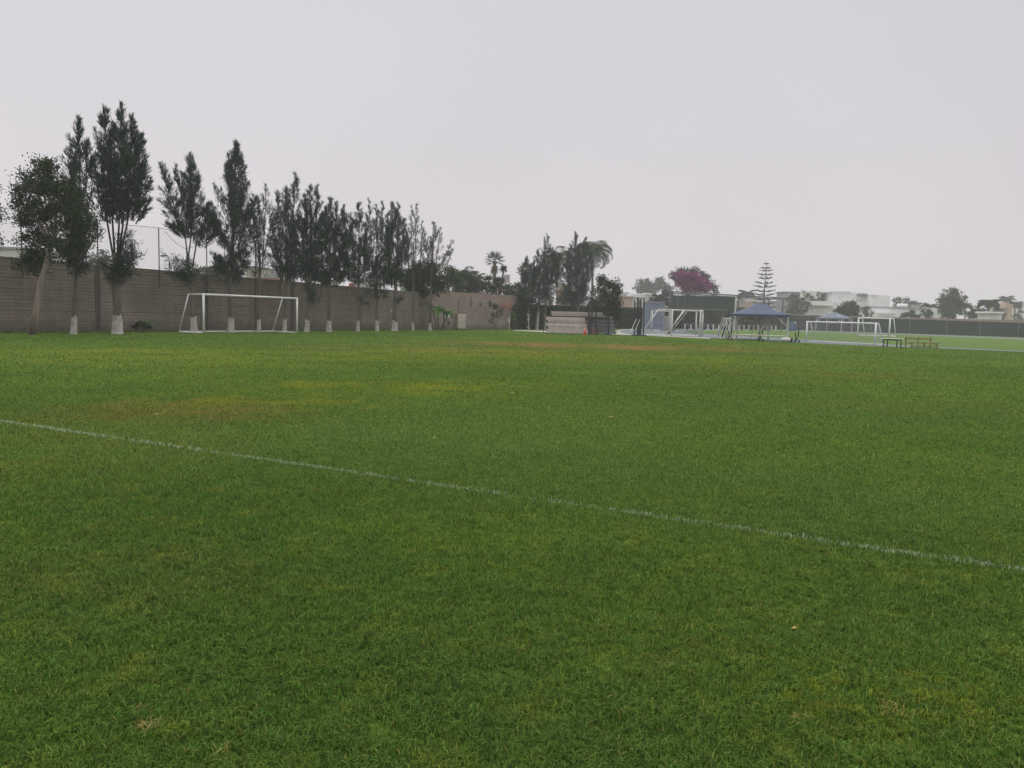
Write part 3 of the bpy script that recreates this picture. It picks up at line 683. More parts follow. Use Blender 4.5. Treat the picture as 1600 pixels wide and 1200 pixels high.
farbroad(1487, 500, 235, 5, [(1488, 456, 9, 7, 12), (1484, 466, 13, 8, 16), (1495, 466, 11, 9, 14), (1474, 472, 8, 7, 8), (1490, 478, 18, 8, 20), (1482, 488, 16, 6, 12), (1503, 476, 8, 7, 8)], 'tallest bushy hazy tree above the green screens on the right', MIDL, .55, .3, 50, .9)
farbroad(1528, 500, 215, 3, [(1526, 485, 9, 7, 10), (1515, 490, 8, 5, 6), (1537, 489, 6, 6, 6)], 'dark bush left of the drooping dark palm on the right', DKL, .45, .25)
farbroad(1558, 505, 260, 3, [(1560, 484, 8, 4, 7), (1566, 490, 6, 4, 5)], 'hazy bush behind the small white kiosk', MIDL, .5, .3)
farbroad(1590, 505, 300, 3, [(1592, 488, 6, 4, 5)], 'faint bush at the right edge beside the peach tower', MIDL, .5, .3)

broad((-34, 524), [(-30, 470), (-24, 400)], 7, [(-20, 335, 16, 14, 18), (-30, 300, 20, 22, 22), (-8, 328, 9, 5, 5), (-22, 375, 18, 16, 14), (-5, 372, 6, 2, 2)], 'tree at the left edge of view with only its twig tips in the picture', EUC, .15, .06, 60, .36, group='trees along the wall')
# --- palms
def feather_palm(x, y0, ycrown, Y, r, label, n=16, trpx=3, droop=1.7, e=(-.1, 1.45), ll=.5, w=.05, mat=PALML, skirt=0, bark=BARK, group=None, nl=34):
    g = P(x, y0, Y); g = Vector((g.x, Y, 0)); top = P(x, ycrown, Y)
    R = empty('feather_palm', g, label, 'palm', group); lv = Leaves(); wd = MB()
    rad = px2m(trpx, Y)/2
    rel(MB().tube([g, g.lerp(top, .1), g.lerp(top, .6), top], [rad*1.5, rad*1.1, rad, rad*.85], 9).build('trunk', bark, smooth=True), R)
    for i in range(n):
        az = 2*PI*(i*.382)+RNG.uniform(-.2, .2); e0 = e[0]+(e[1]-e[0])*(i+.5)/n
        lv.frond(top, az, e0, px2m(r, Y)*RNG.uniform(.9, 1.15), nl, ll, w, droop*RNG.uniform(.85, 1.15), wood=wd)
    rel(wd.build('frond_stems', plain('palm_stem', (.12, .13, .06), (.08, .09, .045), .8), smooth=False), R)
    rel(lv.build('crown', mat, None), R); return R
def fan_palm(x, ycrown, Y, r, label, trpx=3, skirt=14, n=26):
    top = P(x, ycrown, Y); g = Vector((top.x, Y, 0)); R = empty('fan_palm', g, label, 'palm'); lv = Leaves(); sk = Leaves()
    rad = px2m(trpx, Y)/2; rr = px2m(r, Y)
    rel(MB().tube([g, g.lerp(top, .5), top], [rad*1.3, rad, rad*.9], 9).build('trunk', BARK, smooth=True), R)
    for i in range(n):
        lv.fan(top, 2*PI*i*.382, -.35+1.75*(i+.5)/n, rr*.52, rr*.5, 18, px2m(.75, Y), .25)
    for i in range(skirt):
        sk.fan(top-Vector((0, 0, .1+RNG.uniform(0, .35)*rr)), 2*PI*i*.382, -1.15, rr*.3, rr*.6, 12, px2m(.8, Y), .5)
    rel(lv.build('crown', PALML, None), R); rel(sk.build('dead_skirt', OLD, None), R); return R
fan_palm(773, 408, 125, 18, 'tall fan palm with a shaggy skirt above the red-banded wall', 6)
fan_palm(822, 424, 112, 17, 'fan palm peeking out left of the three pale trunks', 4)
feather_palm(712, 470, 434, 100, 24, 'arching feather palm behind the banana plants', 16, 4, 1.9, (-.3, 1.45), .9, .07)
feather_palm(733, 470, 432, 112, 22, 'arching feather palm behind the utility box', 16, 4, 1.9, (-.3, 1.45), .9, .07)
feather_palm(745, 470, 438, 120, 18, 'smaller feather palm right of the two arching ones', 14, 4, 1.8, (-.3, 1.45), .9, .07)
feather_palm(871, 480, 404, 140, 30, 'tall queen palm with a bare grey trunk left of the dark cypress', 24, 3.6, 2.3, (-.2, 1.5), 1.3, .06, bark=plain('palm_grey', (.30, .27, .25), (.22, .2, .18), .9), nl=50)
feather_palm(926, 480, 395, 135, 38, 'queen palm with drooping fronds right of the dark cypress', 30, 3.6, 2.6, (-.1, 1.52), 1.7, .05, nl=55)
feather_palm(1166, 480, 461, 260, 16, 'hazy palm behind the truss canopy', 15, 3, 1.8, (.1, 1.2), 1.5, .25)
feather_palm(1545, 500, 476, 215, 17, 'dark drooping palm above the green screens on the right', 12, 3, 2.2, (.3, 1.3), 1.6, .3)
feather_palm(1572, 500, 470, 300, 14, 'faint upright palm left of the peach tower', 14, 2.5, 1.6, (.2, 1.4), 1.4, .2)
feather_palm(1586, 500, 477, 310, 11, 'faint palm right of the peach tower', 14, 2.5, 1.9, (.1, 1.3), 1.6, .25)
feather_palm(1452, 500, 481, 240, 14, 'single arching palm frond spray left of the tallest bushy tree', 7, 2, 1.9, (.7, 1.3), 1.2, .25)
feather_palm(1508, 500, 480, 240, 13, 'palm fronds showing right of the tallest bushy tree', 9, 2, 1.9, (.3, 1.2), 1.2, .25)
# yucca-like clump before the fan palm
def yucca(heads, Y, label):
    g = P(heads[0][0], 470, Y); g = Vector((g.x, Y, 0)); R = empty('yucca_tree', g, label, 'tree'); lv = Leaves(); tr = MB()
    for (x, y, r) in heads:
        c = P(x, y, Y+RNG.uniform(-1, 1)); tr.tube([g, g.lerp(c, .5)+Vector((0, 0, .4)), c], [.25, .18, .12], 6)
        n = 110; D = RNG.normal(size=(n, 3))+np.array([0, 0, .35])
        lv.put(strips(np.repeat(np.array(c)[None], n, 0), D, px2m(r, Y)*RNG.uniform(.7, 1.1, n), px2m(1.1, Y)), RNG.uniform(0, 1, n))
    rel(tr.build('trunk', DARKBARK), R); rel(lv.build('crown', DKL, None), R)
yucca([(776, 440, 10), (787, 421, 9), (763, 436, 10), (780, 448, 11), (770, 452, 9), (784, 438, 8), (765, 446, 8), (758, 444, 6)], 108, 'dark spiky many-headed yucca in front of the tall fan palm')
# araucaria
Ya = 210; g = P(1191, 500, Ya); g = Vector((g.x, Ya, 0)); tp = P(1197.5, 412, Ya)
R = empty('araucaria', g, 'tiered see-through Norfolk pine leaning slightly, behind the near blue canopy', 'tree')
rel(MB().tube([g, g.lerp(tp, .6), tp], [.30, .17, .04], 8).build('trunk', DARKBARK, smooth=True), R)
lv = Leaves(); br = MB()
zs = [412.5, 418.5, 422, 427.5, 432.5, 439, 444, 450, 455, 461, 467, 473]; rr = [3, 7, 9, 11.5, 13, 14, 15.5, 17, 18, 18, 17.5, 17]
for y, r in zip(zs, rr):
    t = (y-500)/(412-500); c = g.lerp(tp, 1-(500-(500-(y-412)))/88.0)
    L_ = px2m(r, Ya)
    for k in range(7):
        az = 2*PI*k/7+RNG.uniform(-.25, .25); L2 = L_*RNG.uniform(.75, 1.1)
        d = Vector((math.cos(az), math.sin(az), 0)); e1 = c+d*L2*.5+Vector((0, 0, .0)); e2 = c+d*L2+Vector((0, 0, .14*L2+.1))
        br.tube([c, e1, e2], [.05, .04, .015], 4, False)
        n = int(70*L2/3)+12; u = RNG.uniform(.25, 1, n)
        pos = np.array(c)+np.outer(u, np.array(e2-c)); pos[:, 2] -= .1*np.sin(u*PI)
        lv.put(strips(pos, np.array(d)+RNG.normal(size=(n, 3))*np.array([.7, .7, .25])+np.array([0, 0, .25]), .42, .11), RNG.uniform(0, 1, n))
rel(br.build('branches', DARKBARK), R); rel(lv.build('foliage', DKL, None), R)

# --- low plants at the wall
def banana(base, tops, Y=None, label='', big=1.0, stem=True):
    g = G(*base); R = empty('banana_plant', g, label, 'plant'); st = MB(); lv = MB()
    for (bx, tx, ty, n) in tops:
        b0 = G(bx, base[1]); c = P(tx, ty, b0.y)
        st.tube([b0, b0.lerp(c, .5), c], [.07*big, .06*big, .04*big], 7)
        for k in range(n):
            az = 2*PI*k/n+RNG.uniform(-.4, .4); e = RNG.uniform(.3, 1.0); L = RNG.uniform(.8, 1.3)*big; w_ = .16*big
            p = np.array(c); prev = None; pts = []
            for s in range(7):
                d = np.array([math.cos(az)*math.cos(e), math.sin(az)*math.cos(e), math.sin(e)]); sd_ = np.array([-math.sin(az), math.cos(az), 0])
                ww = w_*math.sin(PI*min(.98, .08+s/6.5)); pts += [p+sd_*ww+np.array([0, 0, .04]), p, p-sd_*ww+np.array([0, 0, .04])]
                p = p+d*L/6; e -= .33
            fs = []
            for s in range(6): fs += [(s*3, s*3+1, s*3+4, s*3+3), (s*3+1, s*3+2, s*3+5, s*3+4)]
            lv.add(pts, fs)
    rel(st.build('stem', plain('banana_stem', (.12, .11, .06), (.08, .06, .04), .8)), R)
    o = lv.build('leaves', BANL, None, True); a = o.data.attributes.new('tone', 'FLOAT', 'POINT'); a.data.foreach_set('value', RNG.uniform(0, 1, len(o.data.vertices)).astype(np.float32)); rel(o, R)
banana((690, 516), [(686, 684, 484, 8), (695, 693, 488, 7), (689, 700, 492, 5), (684, 677, 486, 6)], label='clump of bright green banana plants left of the utility box', big=1.25)
banana((228, 518.5), [(228, 228, 506, 7), (226, 225, 508, 4)], label='small banana plant at the foot of the wall between two whitewashed trunks', big=.62)
banana((804, 515.5), [(803, 801, 500, 4), (806, 804, 492, 3)], label='small dark plant at the corner of the hedge beside the yellow post', big=.7)
def shrub(base, blobs, label, mat, L=.12, W=.06, n=40, cl=.2, twigs=True, flowers=None):
    g = G(*base); R = empty('shrub', g, label, 'shrub'); tr = MB(); lv = Leaves()
    for (x, y, rx, ry, k) in blobs:
        c = P(x, y, g.y); tr.tube([g, g.lerp(c, .5)+Vector((RNG.uniform(-.1, .1), 0, .1)), c], [.035, .025, .012], 5)
        for q in range(5):
            e = c+Vector(RNG.normal(size=3)*px2m(min(rx, ry), g.y)*.6); tr.tube([c, e], [.012, .005], 3, False)
        lv.blob(c, (px2m(rx, g.y),)*2+(px2m(ry, g.y),), k, n, L, W, cl)
    rel(tr.build('stems', BARK), R); rel(lv.build('leaves', mat, None), R)
    if flowers:
        fl = Leaves()
        for (x, y, rx, ry, k) in flowers: fl.blob(P(x, y, g.y-.1), (px2m(rx, g.y),)*2+(px2m(ry, g.y),), k, 26, .12, .08, .2)
        rel(fl.build('flowers', leafmat('salmon_bloom', (.32, .13, .08), (.42, .2, .13)), None), R)
shrub((773, 515.5), [(770, 478, 9, 5, 9), (780, 483, 10, 6, 9), (772, 490, 10, 6, 8), (783, 492, 8, 5, 6), (768, 500, 6, 7, 5)], 'thin wiry shrub with reddish blossom climbing the wall near the yellow post', MIDL, .14, .06, 34, .25,
      flowers=[(786, 476, 8, 4, 8), (792, 484, 5, 8, 8), (797, 478, 3, 5, 4)])
shrub((665, 516.5), [(660, 475, 5, 4, 4), (667, 472, 5, 5, 5), (674, 478, 4, 4, 4)], 'wispy dry shrub left of the banana plants', MIDL, .14, .05, 22, .22)
shrub((222, 519), [(220, 505, 5, 3, 4), (216, 510, 5, 4, 5), (232, 512, 6, 3, 5)], 'low dark shrub at the wall foot beside the small banana plant', DKL, .12, .06, 30, .15)

# ================================================================== OBJECTS
WHITE = plain('white_paint', (.80, .80, .80), (.66, .66, .65), .45, 2.5)
WHITE2 = plain('white_paint_worn', (.66, .65, .62), (.46, .44, .41), .6, 3)
BLACK = plain('black_padding', (.018, .018, .02), (.03, .03, .033), .7, 2)
NET = plain('net_cord', (.42, .44, .43), (.34, .36, .35), .8, 2); NETD = plain('dark_net_cord', (.03, .035, .035), (.02, .02, .02), .8, 2)
def goal(pa, direction, width, h, td, bd, label, rear, rad=.06, net=None, mat=None, sag=0, stay=None, group='football goals', frame_r=None):
    """football goal: mouth posts at pa and pa+direction*width; rear = unit vector to its back"""
    mat = mat or WHITE; fr_ = frame_r or rad*.6
    r = empty('football_goal', pa, label, 'goal', group)
    a = Vector(pa); b2 = a+direction*width; Z = Vector((0, 0, 1))
    for p in (a, b2): rel(MB().tube([p, p+Z*(h+rad)], rad, 10).build('post', mat, smooth=True), r)
    rel(MB().tube([a+Z*h, b2+Z*h], rad*.98, 10).build('crossbar', mat, smooth=True), r)
    for p in (a, b2):
        rel(MB().tube([p+Z*h, p+Z*h+rear*td], fr_, 7).tube([p+Z*h+rear*td, p+rear*bd+Z*.12], fr_, 7).tube([p+rear*bd+Z*.14, p+rear*(bd-.15)+Z*.05, p+Z*.05], fr_, 7).build('side_frame', mat, smooth=True), r)
    rel(MB().tube([a+rear*bd+Z*.06, b2+rear*bd+Z*.06], fr_, 7).build('ground_bar', mat), r)
    if net:
        mb = MB(); s = net; nm = NET if net > 0 else NETD; s = abs(s)
        A1, A2, A3 = a+Z*h, a+Z*h+rear*td, a+rear*bd+Z*.1
        L1, L2 = td, (A3-A2).length; n = int(width/s)
        bulge = rear*.0
        for i in range(n+1):
            o_ = direction*(width*i/n); mb.tube([A1+o_, A2+o_, (A2+A3)*.5+o_-Z*sag-rear*sag, A3+o_], .006, 3, False)
        for j in range(int((L1+L2)/s)+1):
            q = j*s; p = A1.lerp(A2, q/L1) if q < L1 else A2.lerp(A3, min(1, (q-L1)/L2))
            k = 0 if q < L1 else math.sin(PI*min(1, (q-L1)/L2))*sag
            mb.tube([p-Z*k-rear*k, p+direction*width-Z*k-rear*k], .006, 3, False)
        for p0_ in (a, b2):
            for j in range(1, int(h/s)):
                z = h-j*s; e = bd-(bd-td)*(z/h) if h else bd
                mb.tube([p0_+Z*z, p0_+Z*z+rear*e], .006, 3, False)
            for j in range(1, int(bd/s)):
                x = j*s; zz = h if x < td else h*(bd-x)/(bd-td); mb.tube([p0_+rear*x+Z*.05, p0_+rear*x+Z*zz], .006, 3, False)
        rel(mb.build('net', nm), r)
    return r
# the near left goal
a, b2 = G(318.5, 521.5), G(464, 520.6); d = (b2-a); Wd = d.length; d.normalize()
n_ = Vector((-d.y, d.x, 0)); n_ = n_ if n_.dot(a) > 0 else -n_
goal(a, d, Wd, (P(318.5, 458.5, a.y).z+P(464, 464.7, b2.y).z)/2-.06, 1.5, 2.5, 'full-size white football goal without a net, standing before the whitewashed trees', n_, .065)
# the netted goal beside the track
a, b2 = G(1259.5, 534.3), G(1366.5, 539.2); d = (b2-a); Wd = d.length; d.normalize(); n_ = Vector((-d.y, d.x, 0)); n_ = n_ if n_.dot(a) > 0 else -n_
goal(a, d, Wd, (P(1259, 501.3, a.y).z+P(1366, 504.3, b2.y).z)/2-.06, .5, 1.5, 'low white football goal with a net, standing right of the near blue canopy', n_, .07, net=.16)
# the far goal on the infield
a, b2 = G(1340, 524.2), G(1389, 526); d = (b2-a); Wd = d.length; d.normalize(); n_ = Vector((-d.y, d.x, 0)); n_ = n_ if n_.dot(a) > 0 else -n_
goal(a, d, Wd, P(1389, 497, b2.y).z-.06, 1.2, 2.2, 'distant white goal on the far infield with its slack dark net gathered', n_, .11, net=-.5, frame_r=.08, sag=.4)
# cluster of stored goals facing right
a = G(1049, 525.6); far_ = G(1087, 522.6); d = Vector((.53, .848, 0)); rear = Vector((-.985, .17, 0))
goal(a, d, 7.3, P(1049, 483, a.y).z-.07, 1.4, 3.0, 'side-on white football goal, left one of the pair near the blue panel', rear, .085, mat=WHITE2, frame_r=.06)
a = G(1093, 526.6); d = Vector((.3, .954, 0))
goal(a, d, 3.4, P(1093, 484.5, a.y).z-.07, 1.6, 3.3, 'side-on white football goal with dark net, right one of the pair', rear, .085, net=-.25, mat=WHITE2, frame_r=.06, sag=.2)
a = G(1018, 518.5); b2 = G(1038, 518.8); d = (b2-a); Wd = d.length+1; d.normalize()
goal(a, d, Wd, P(1018, 485.5, a.y).z, .8, 2, 'smaller white goal frame standing behind the side-on goals, before the blue panel', Vector((0, 1, 0)), .07, mat=WHITE2)
# goals parked beneath the near canopy
Yg = 73
a = G(1150.5, 530.2); b2 = G(1200, 532.0); d = (b2-a); Wd = d.length; d.normalize(); n_ = Vector((-d.x*.2-.97, .25, 0)).normalized()
goal(a, d, Wd, P(1150, 496.6, a.y).z, .5, 1.7, 'white goal frame parked in front beneath the near blue canopy', Vector((-.25, .97, 0)), .065, mat=WHITE2)
a = a+Vector((-.55, 1.6, 0)); goal(a, d, Wd+.2, P(1150, 498.3, a.y).z, .5, 1.5, 'second white goal frame parked right behind the other beneath the near canopy', Vector((-.25, .97, 0)), .055, mat=WHITE2)

# leaning net frames left of the canopy
def lean_frame(x0, xt, yb, yt, dy, label, wd=.9):
    g = G(x0, yb); r = empty('rebound_frame', g, label, 'net frame', 'leaning net frames left of the near canopy')
    t0 = P(xt, yt, g.y+.2); off = Vector((.35, 1.9, 0)); mb = MB()
    mb.tube([g, t0, t0+off, g+off], .04, 6); mb.tube([t0, Vector((t0.x+.25, t0.y, 0))], .03, 6); mb.tube([t0+off, Vector((t0.x+off.x+.25, t0.y+off.y, 0))], .03, 6)
    rel(mb.build('frame', WHITE2), r); nb_ = MB(); n = 12
    for i in range(1, n): 
        q = g.lerp(t0, i/n); nb_.tube([q, q+off], .008, 3, False); s = off*(i/n); nb_.tube([g+s, t0+s], .008, 3, False)
    rel(nb_.build('net', NETD), r)
lean_frame(1122.5, 1132, 528.3, 496.2, 0, 'leaning white net frame, leftmost beside the near blue canopy')
lean_frame(1129, 1139, 528.9, 497, 0, 'leaning white net frame tucked against the left leg of the near blue canopy')

# canopies
BLUE = plain('blue_tarp', (.05, .068, .125), (.04, .055, .105), .65, .6); BLUE2 = plain('pale_blue_tarp', (.11, .14, .19), (.09, .12, .165), .7, .6)
def canopy(g, wx, wy, he, ha, mat, label, rz=0, rad=.05):
    r = empty('canopy_tent', g, label, 'canopy', 'blue canopies on the sports ground'); R = Matrix.Rotation(rz, 3, 'Z')
    q = lambda x, y, z: Vector(g)+R @ Vector((x, y, z))
    for x, y in ((0, 0), (wx, 0), (wx, wy), (0, wy)):
        rel(MB().tube([q(x, y, 0), q(x, y, he)], rad, 6).box(q(x, y, .01), (.18, .18, .02)).build('leg', WHITE2), r)
        sx_, sy_ = (1 if x == 0 else -1), (1 if y == 0 else -1)
        rel(MB().tube([q(x, y, he-.95), q(x+sx_*1.05, y, he-.02)], rad*.7, 6).tube([q(x, y, he-.95), q(x, y+sy_*1.05, he-.02)], rad*.7, 6).build('brace', WHITE2), r)
    cs = [q(0, 0, he), q(wx, 0, he), q(wx, wy, he), q(0, wy, he)]
    mb = MB(); [mb.tube([cs[i], cs[(i+1) % 4]], rad, 6) for i in range(4)]; ap = q(wx/2, wy/2, ha)
    [mb.tube([c, ap-Vector((0, 0, .1))], rad*.6, 5) for c in cs]
    rel(mb.build('roof_frame', WHITE2), r)
    e = .12; N_ = 8; vs = []; fs = []
    co = [q(-e, -e, he+.06), q(wx+e, -e, he+.06), q(wx+e, wy+e, he+.06), q(-e, wy+e, he+.06)]
    for s in range(4):
        A, B = co[s], co[(s+1) % 4]
        for j in range(N_+1):
            t = j/N_
            for i in range(N_+1):
                u = i/N_; p = A.lerp(B, u).lerp(ap+Vector((0, 0, .06)), t); p.z -= .12*math.sin(PI*t)*(1-.3*math.sin(PI*u)); vs.append(p)
        k = s*(N_+1)**2
        for j in range(N_):
            for i in range(N_): fs.append((k+j*(N_+1)+i, k+j*(N_+1)+i+1, k+(j+1)*(N_+1)+i+1, k+(j+1)*(N_+1)+i))
    o = MB().add(vs, fs).build('roof_fabric', mat, None, True)
    so = o.modifiers.new('s', 'SOLIDIFY'); so.thickness = .015; rel(o, r)
    vb = MB()
    for s in range(4):
        A, B = co[s], co[(s+1) % 4]; vb.add([A, B, B-Vector((0, 0, .14)), A-Vector((0, 0, .14))], [(0, 1, 2, 3)])
    o = vb.build('valance', mat); so = o.modifiers.new('s', 'SOLIDIFY'); so.thickness = .012; rel(o, r)
    return r
a = G(1139.5, 530.6); b2 = G(1229.5, 533.6); ww = (b2-a).length; rz = math.atan2((b2-a).y, (b2-a).x)
canopy(a, ww, ww*.95, P(1139, 491.5, a.y).z, P(1187, 473, a.y+2.6).z, BLUE, 'near blue pyramid canopy on white poles with goals stored beneath it', rz)
a = G(1274.5, 516.9); b2 = G(1314, 518.2); ww = (b2-a).length; rz = math.atan2((b2-a).y, (b2-a).x)
canopy(a, ww, ww*.9, P(1274, 497, a.y).z, P(1297, 487.5, a.y+3).z, BLUE2, 'far pale blue pyramid canopy before the green screens', rz, .09)

# bench line with black supports beneath the canopy
g = G(1146, 531.5); b2 = G(1228, 534.6); d = (b2-g); L_ = d.length; d.normalize()
r = empty('long_bench', g, 'long low white bench with three black wheeled supports in front of the near canopy', 'bench')
rel(MB().tube([g+Vector((0, 0, .5)), b2+Vector((0, 0, .5))], .05, 6).tube([g+Vector((0, .35, .5)), b2+Vector((0, .35, .5))], .05, 6).box((g+b2)/2+Vector((0, .17, .53)), (L_*.98, .3, .03), math.atan2(d.y, d.x)).build('seat', WHITE2), r)
for px in (1156, 1187.5, 1221):
    t = (G(px, 533).x-g.x)/(b2.x-g.x); c = g.lerp(b2, t); mb = MB()
    mb.tube([c+Vector((.1, 0, .5)), c+Vector((.1, 0, 1.05))], .05, 6).tube([c+Vector((-.1, .1, .5)), c+Vector((-.1, .1, .8))], .05, 6).tube([c+Vector((0, .17, .1)), c+Vector((0, .17, .5))], .06, 6).box(c+Vector((0, .17, .28)), (.34, .3, .05))
    for sx_ in (-.17, .17): mb.tube([c+Vector((sx_, -.02, .1)), c+Vector((sx_, .03, .1))], .1, 10)
    rel(mb.build('support', BLACK), r)
g = G(1226, 534.8); r = empty('ground_roller', g, 'small pale roller with a black end lying by the right leg of the near canopy', 'roller')
rel(MB().tube([g+Vector((-.25, 0, .22)), g+Vector((.45, 0, .22))], .17, 12).build('drum', WHITE2, smooth=True), r); rel(MB().tube([g+Vector((.452, 0, .22)), g+Vector((.6, 0, .22))], .22, 12).build('end_wheel', BLACK, smooth=True), r)

# bleachers
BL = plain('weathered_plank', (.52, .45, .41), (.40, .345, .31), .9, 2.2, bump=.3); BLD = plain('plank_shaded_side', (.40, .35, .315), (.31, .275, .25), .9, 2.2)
a = G(855, 521.4); b2 = G(918.5, 522.9); d = (b2-a); LB = d.length; d.normalize(); bn = Vector((-d.y, d.x, 0))
bn = bn if bn.y > 0 else -bn; ang = math.atan2(d.y, d.x)
r = empty('bleachers', a, 'grey plank bleachers with six rows on the concrete path before the hedge', 'bleachers')
Yb0 = a.y; hz = [(521, 515.5), (515.2, 510.7), (510, 505.3), (504.3, 501.5), (501.0, 495.7), (494.5, 491.5), (491, 487)]
zz = lambda y, dy: P(890, y, Yb0+.3+dy).z
wids = [(-.1, LB), (.12, LB-.05), (-.02, LB), (.22, LB-.02), (.1, LB-.02), (.75, LB+2.0), (.7, LB+1.9)]
for i, ((yb_, yt_), (x0, x1)) in enumerate(zip(hz, wids)):
    off = .36*i; z0, z1 = max(.02, zz(yb_, off)), zz(yt_, off); up_ = i % 2 == 0
    c = a+d*((x0+x1)/2)+bn*off
    if i == 5: z0 += .05
    mb = MB().box((c.x, c.y, (z0+z1)/2), (x1-x0, .05, z1-z0), ang)
    c2_ = c+bn*.21; mb.box((c2_.x, c2_.y, z1-.02+.003), (x1-x0, .36, .045), ang)
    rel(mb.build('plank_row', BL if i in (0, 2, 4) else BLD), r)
for k in range(7):
    t = LB*k/6; p = a+d*t+bn*.15; mb = MB(); hh = zz(488.5, 2.2)
    mb.tube([p+Vector((0, 0, .0)), p+bn*2.2+Vector((0, 0, hh-.15))], .035, 5).tube([p+bn*2.2, p+bn*2.2+Vector((0, 0, hh-.1))], .035, 5).tube([p+bn*2.2+Vector((0, 0, .06)), p+Vector((0, 0, .06))], .03, 5)
    rel(mb.build('support_frame', IRON), r)
c = a+d*(LB+1.3)+bn*.9
r2 = empty('bleachers', c, 'second shorter grey bleachers half hidden behind the black net posts', 'bleachers')
DG = plain('grey_plank_dark', (.16, .165, .165), (.12, .12, .125), .9, 2)
for i in range(5):
    z0 = .12+.36*i; cc = c+bn*(.35*i)-Vector((0, 0, 0)); rel(MB().box((cc.x, cc.y, z0+.13), (3.4, .05, .27), ang).box((cc.x, cc.y+.2, z0+.268), (3.4, .34, .045), ang).build('plank_row', DG), r2)
for sx_ in (-1.6, 0, 1.6):
    p = c+d*sx_+bn*.1; rel(MB().tube([p, p+bn*1.5+Vector((0, 0, 1.5))], .035, 5).tube([p+bn*1.55, p+bn*1.55+Vector((0, 0, 1.75))], .035, 5).build('support_frame', IRON), r2)

# traffic cone
g = G(914, 523.4); r = empty('traffic_cone', g, 'tall orange traffic cone on the path at the right end of the bleachers', 'traffic cone')
ORG = plain('cone_orange', (.62, .13, .07), (.50, .10, .055), .6, 6)
rel(MB().box(g+Vector((0, 0, .02)), (.46, .46, .04)).build('cone_base', ORG), r); rel(MB().tube([g+Vector((0, 0, .04)), g+Vector((0, 0, .35)), g+Vector((0, 0, .72))], [.18, .125, .05], 16).build('cone_body', ORG, smooth=True), r)
bpy.data.objects  # two red and white small items beside the posts
def small_sign(px, py, h, lab):
    g = G(px, py); r = empty('folding_sign', g, lab, 'sign')
    m_ = plain('red_white_board', (.45, .17, .15), (.48, .40, .38), .7, 9)
    for s in (-1, 1):
        rel(MB().box(g+Vector((0, .14*s, h/2)), (.42, .03, h), 0, -.28*s).build('panel', m_), r)
small_sign(928, 522.8, .78, 'small red and white folding board between the black net posts')
small_sign(933.5, 522.6, .6, 'lower red and white folding board right of the taller one')

# black net posts: two bundles
def net_bundle(posts, label, yb, netx, cat='net posts'):
    Y = G(posts[0][0], yb).y; g = G(posts[0][0], yb); r = empty('net_frame', g, label, cat, 'black net frames')
    for (x, yt, dy, rad) in posts:
        b0 = P(x, yb, Y+dy); b0.z = 0; t = P(x+(.4 if x > 940 else 0), yt, Y+dy)
        rel(MB().tube([b0, t], rad, 8).box(b0+Vector((0, 0, .05)), (.5, .5, .1)).build('post', BLACK), r)
    mb = MB()
    for (xa, da, xb, db, yt, ybt) in netx:
        A = P(xa, yt, Y+da); B = P(xb, yt, Y+db); A0 = P(xa, ybt, Y+da); B0 = P(xb, ybt, Y+db); n = 16
        for i in range(n+1): mb.tube([A.lerp(B, i/n), A0.lerp(B0, i/n)], .006, 3, False)
        for i in range(n+6): mb.tube([A.lerp(A0, i/(n+5)), B.lerp(B0, i/(n+5))], .006, 3, False)
    rel(mb.build('net', NETD), r)
    return r
net_bundle([(920, 472, 0, .07), (925.5, 473, 1.5, .05), (931.5, 486, 0, .06), (948, 488, 1.5, .05), (951, 488, 0, .07)], 'black net frame with padded posts beside the bleachers', 522.8,
           [(920, 0, 931.5, 0, 474, 520), (920, 0, 925.5, 1.5, 474, 520), (931.5, 0, 951, 0, 489, 519), (920, 0, 950, 0, 464, 482)])
net_bundle([(991, 469.5, 0, .06), (996.5, 465, .6, .08), (1001, 467, 1.2, .055), (1005.8, 467, 0, .06), (999, 489, 1.5, .07)], 'black net frame of clustered posts left of the white goals', 524.6,
           [(991, 0, 1006, 0, 472, 520), (996.5, .6, 1001, 1.2, 468, 522), (991, 0, 999, 1.5, 472, 520)])
for (x0, y0, x1, y1, lab) in ((990, 508, 994.5, 498, 'short pale slanted bar leaning on the black posts, left one'), (996.5, 507, 1000, 499, 'short pale slanted bar leaning on the black posts, right one')):
    Y = G(991, 524.6).y-.3; A = P(x0, y0, Y); B = P(x1, y1, Y); g0 = Vector((A.x-.5*(B.x-A.x)*2.0, Y, 0))
    o = MB().tube([A-(B-A)*1.2 if (A-(B-A)*1.2).z > 0 else A, B], .035, 6).build('leaning_bar', WHITE); tag(o, lab, 'bar')

# blue-grey panel and concrete block behind the goals
PB = plain('panel_blue_grey', (.20, .235, .31), (.17, .20, .27), .7, .8, streak=True)
g = G(1004, 516.6); Y = g.y; xa, xb = P(1004, 510, Y).x, P(1036.5, 510, Y).x; zt = P(1010, 471, Y).z
r = empty('scoreboard_back', g, 'large blue-grey ribbed panel behind the white goal frames', 'panel')
mb = MB(); mb.box(((xa+xb)/2, Y, zt/2+.15), (xb-xa, .12, zt-.3)); 
rel(mb.build('panel', PB), r)
mb = MB(); mb.box(((xa+xb)/2, Y-.1, zt-.08), (xb-xa+.1, .1, .16)).box((xa, Y-.1, zt/2), (.14, .1, zt-.2)).box((xb, Y-.1, zt/2), (.14, .1, zt-.2))
for q in range(1, 4): mb.box(((xa+xb)/2, Y-.09, zt*q/4), (xb-xa-.2, .06, .07))
rel(mb.build('frame', plain('frame_grey', (.30, .31, .34), (.25, .26, .28), .6, 1)), r)
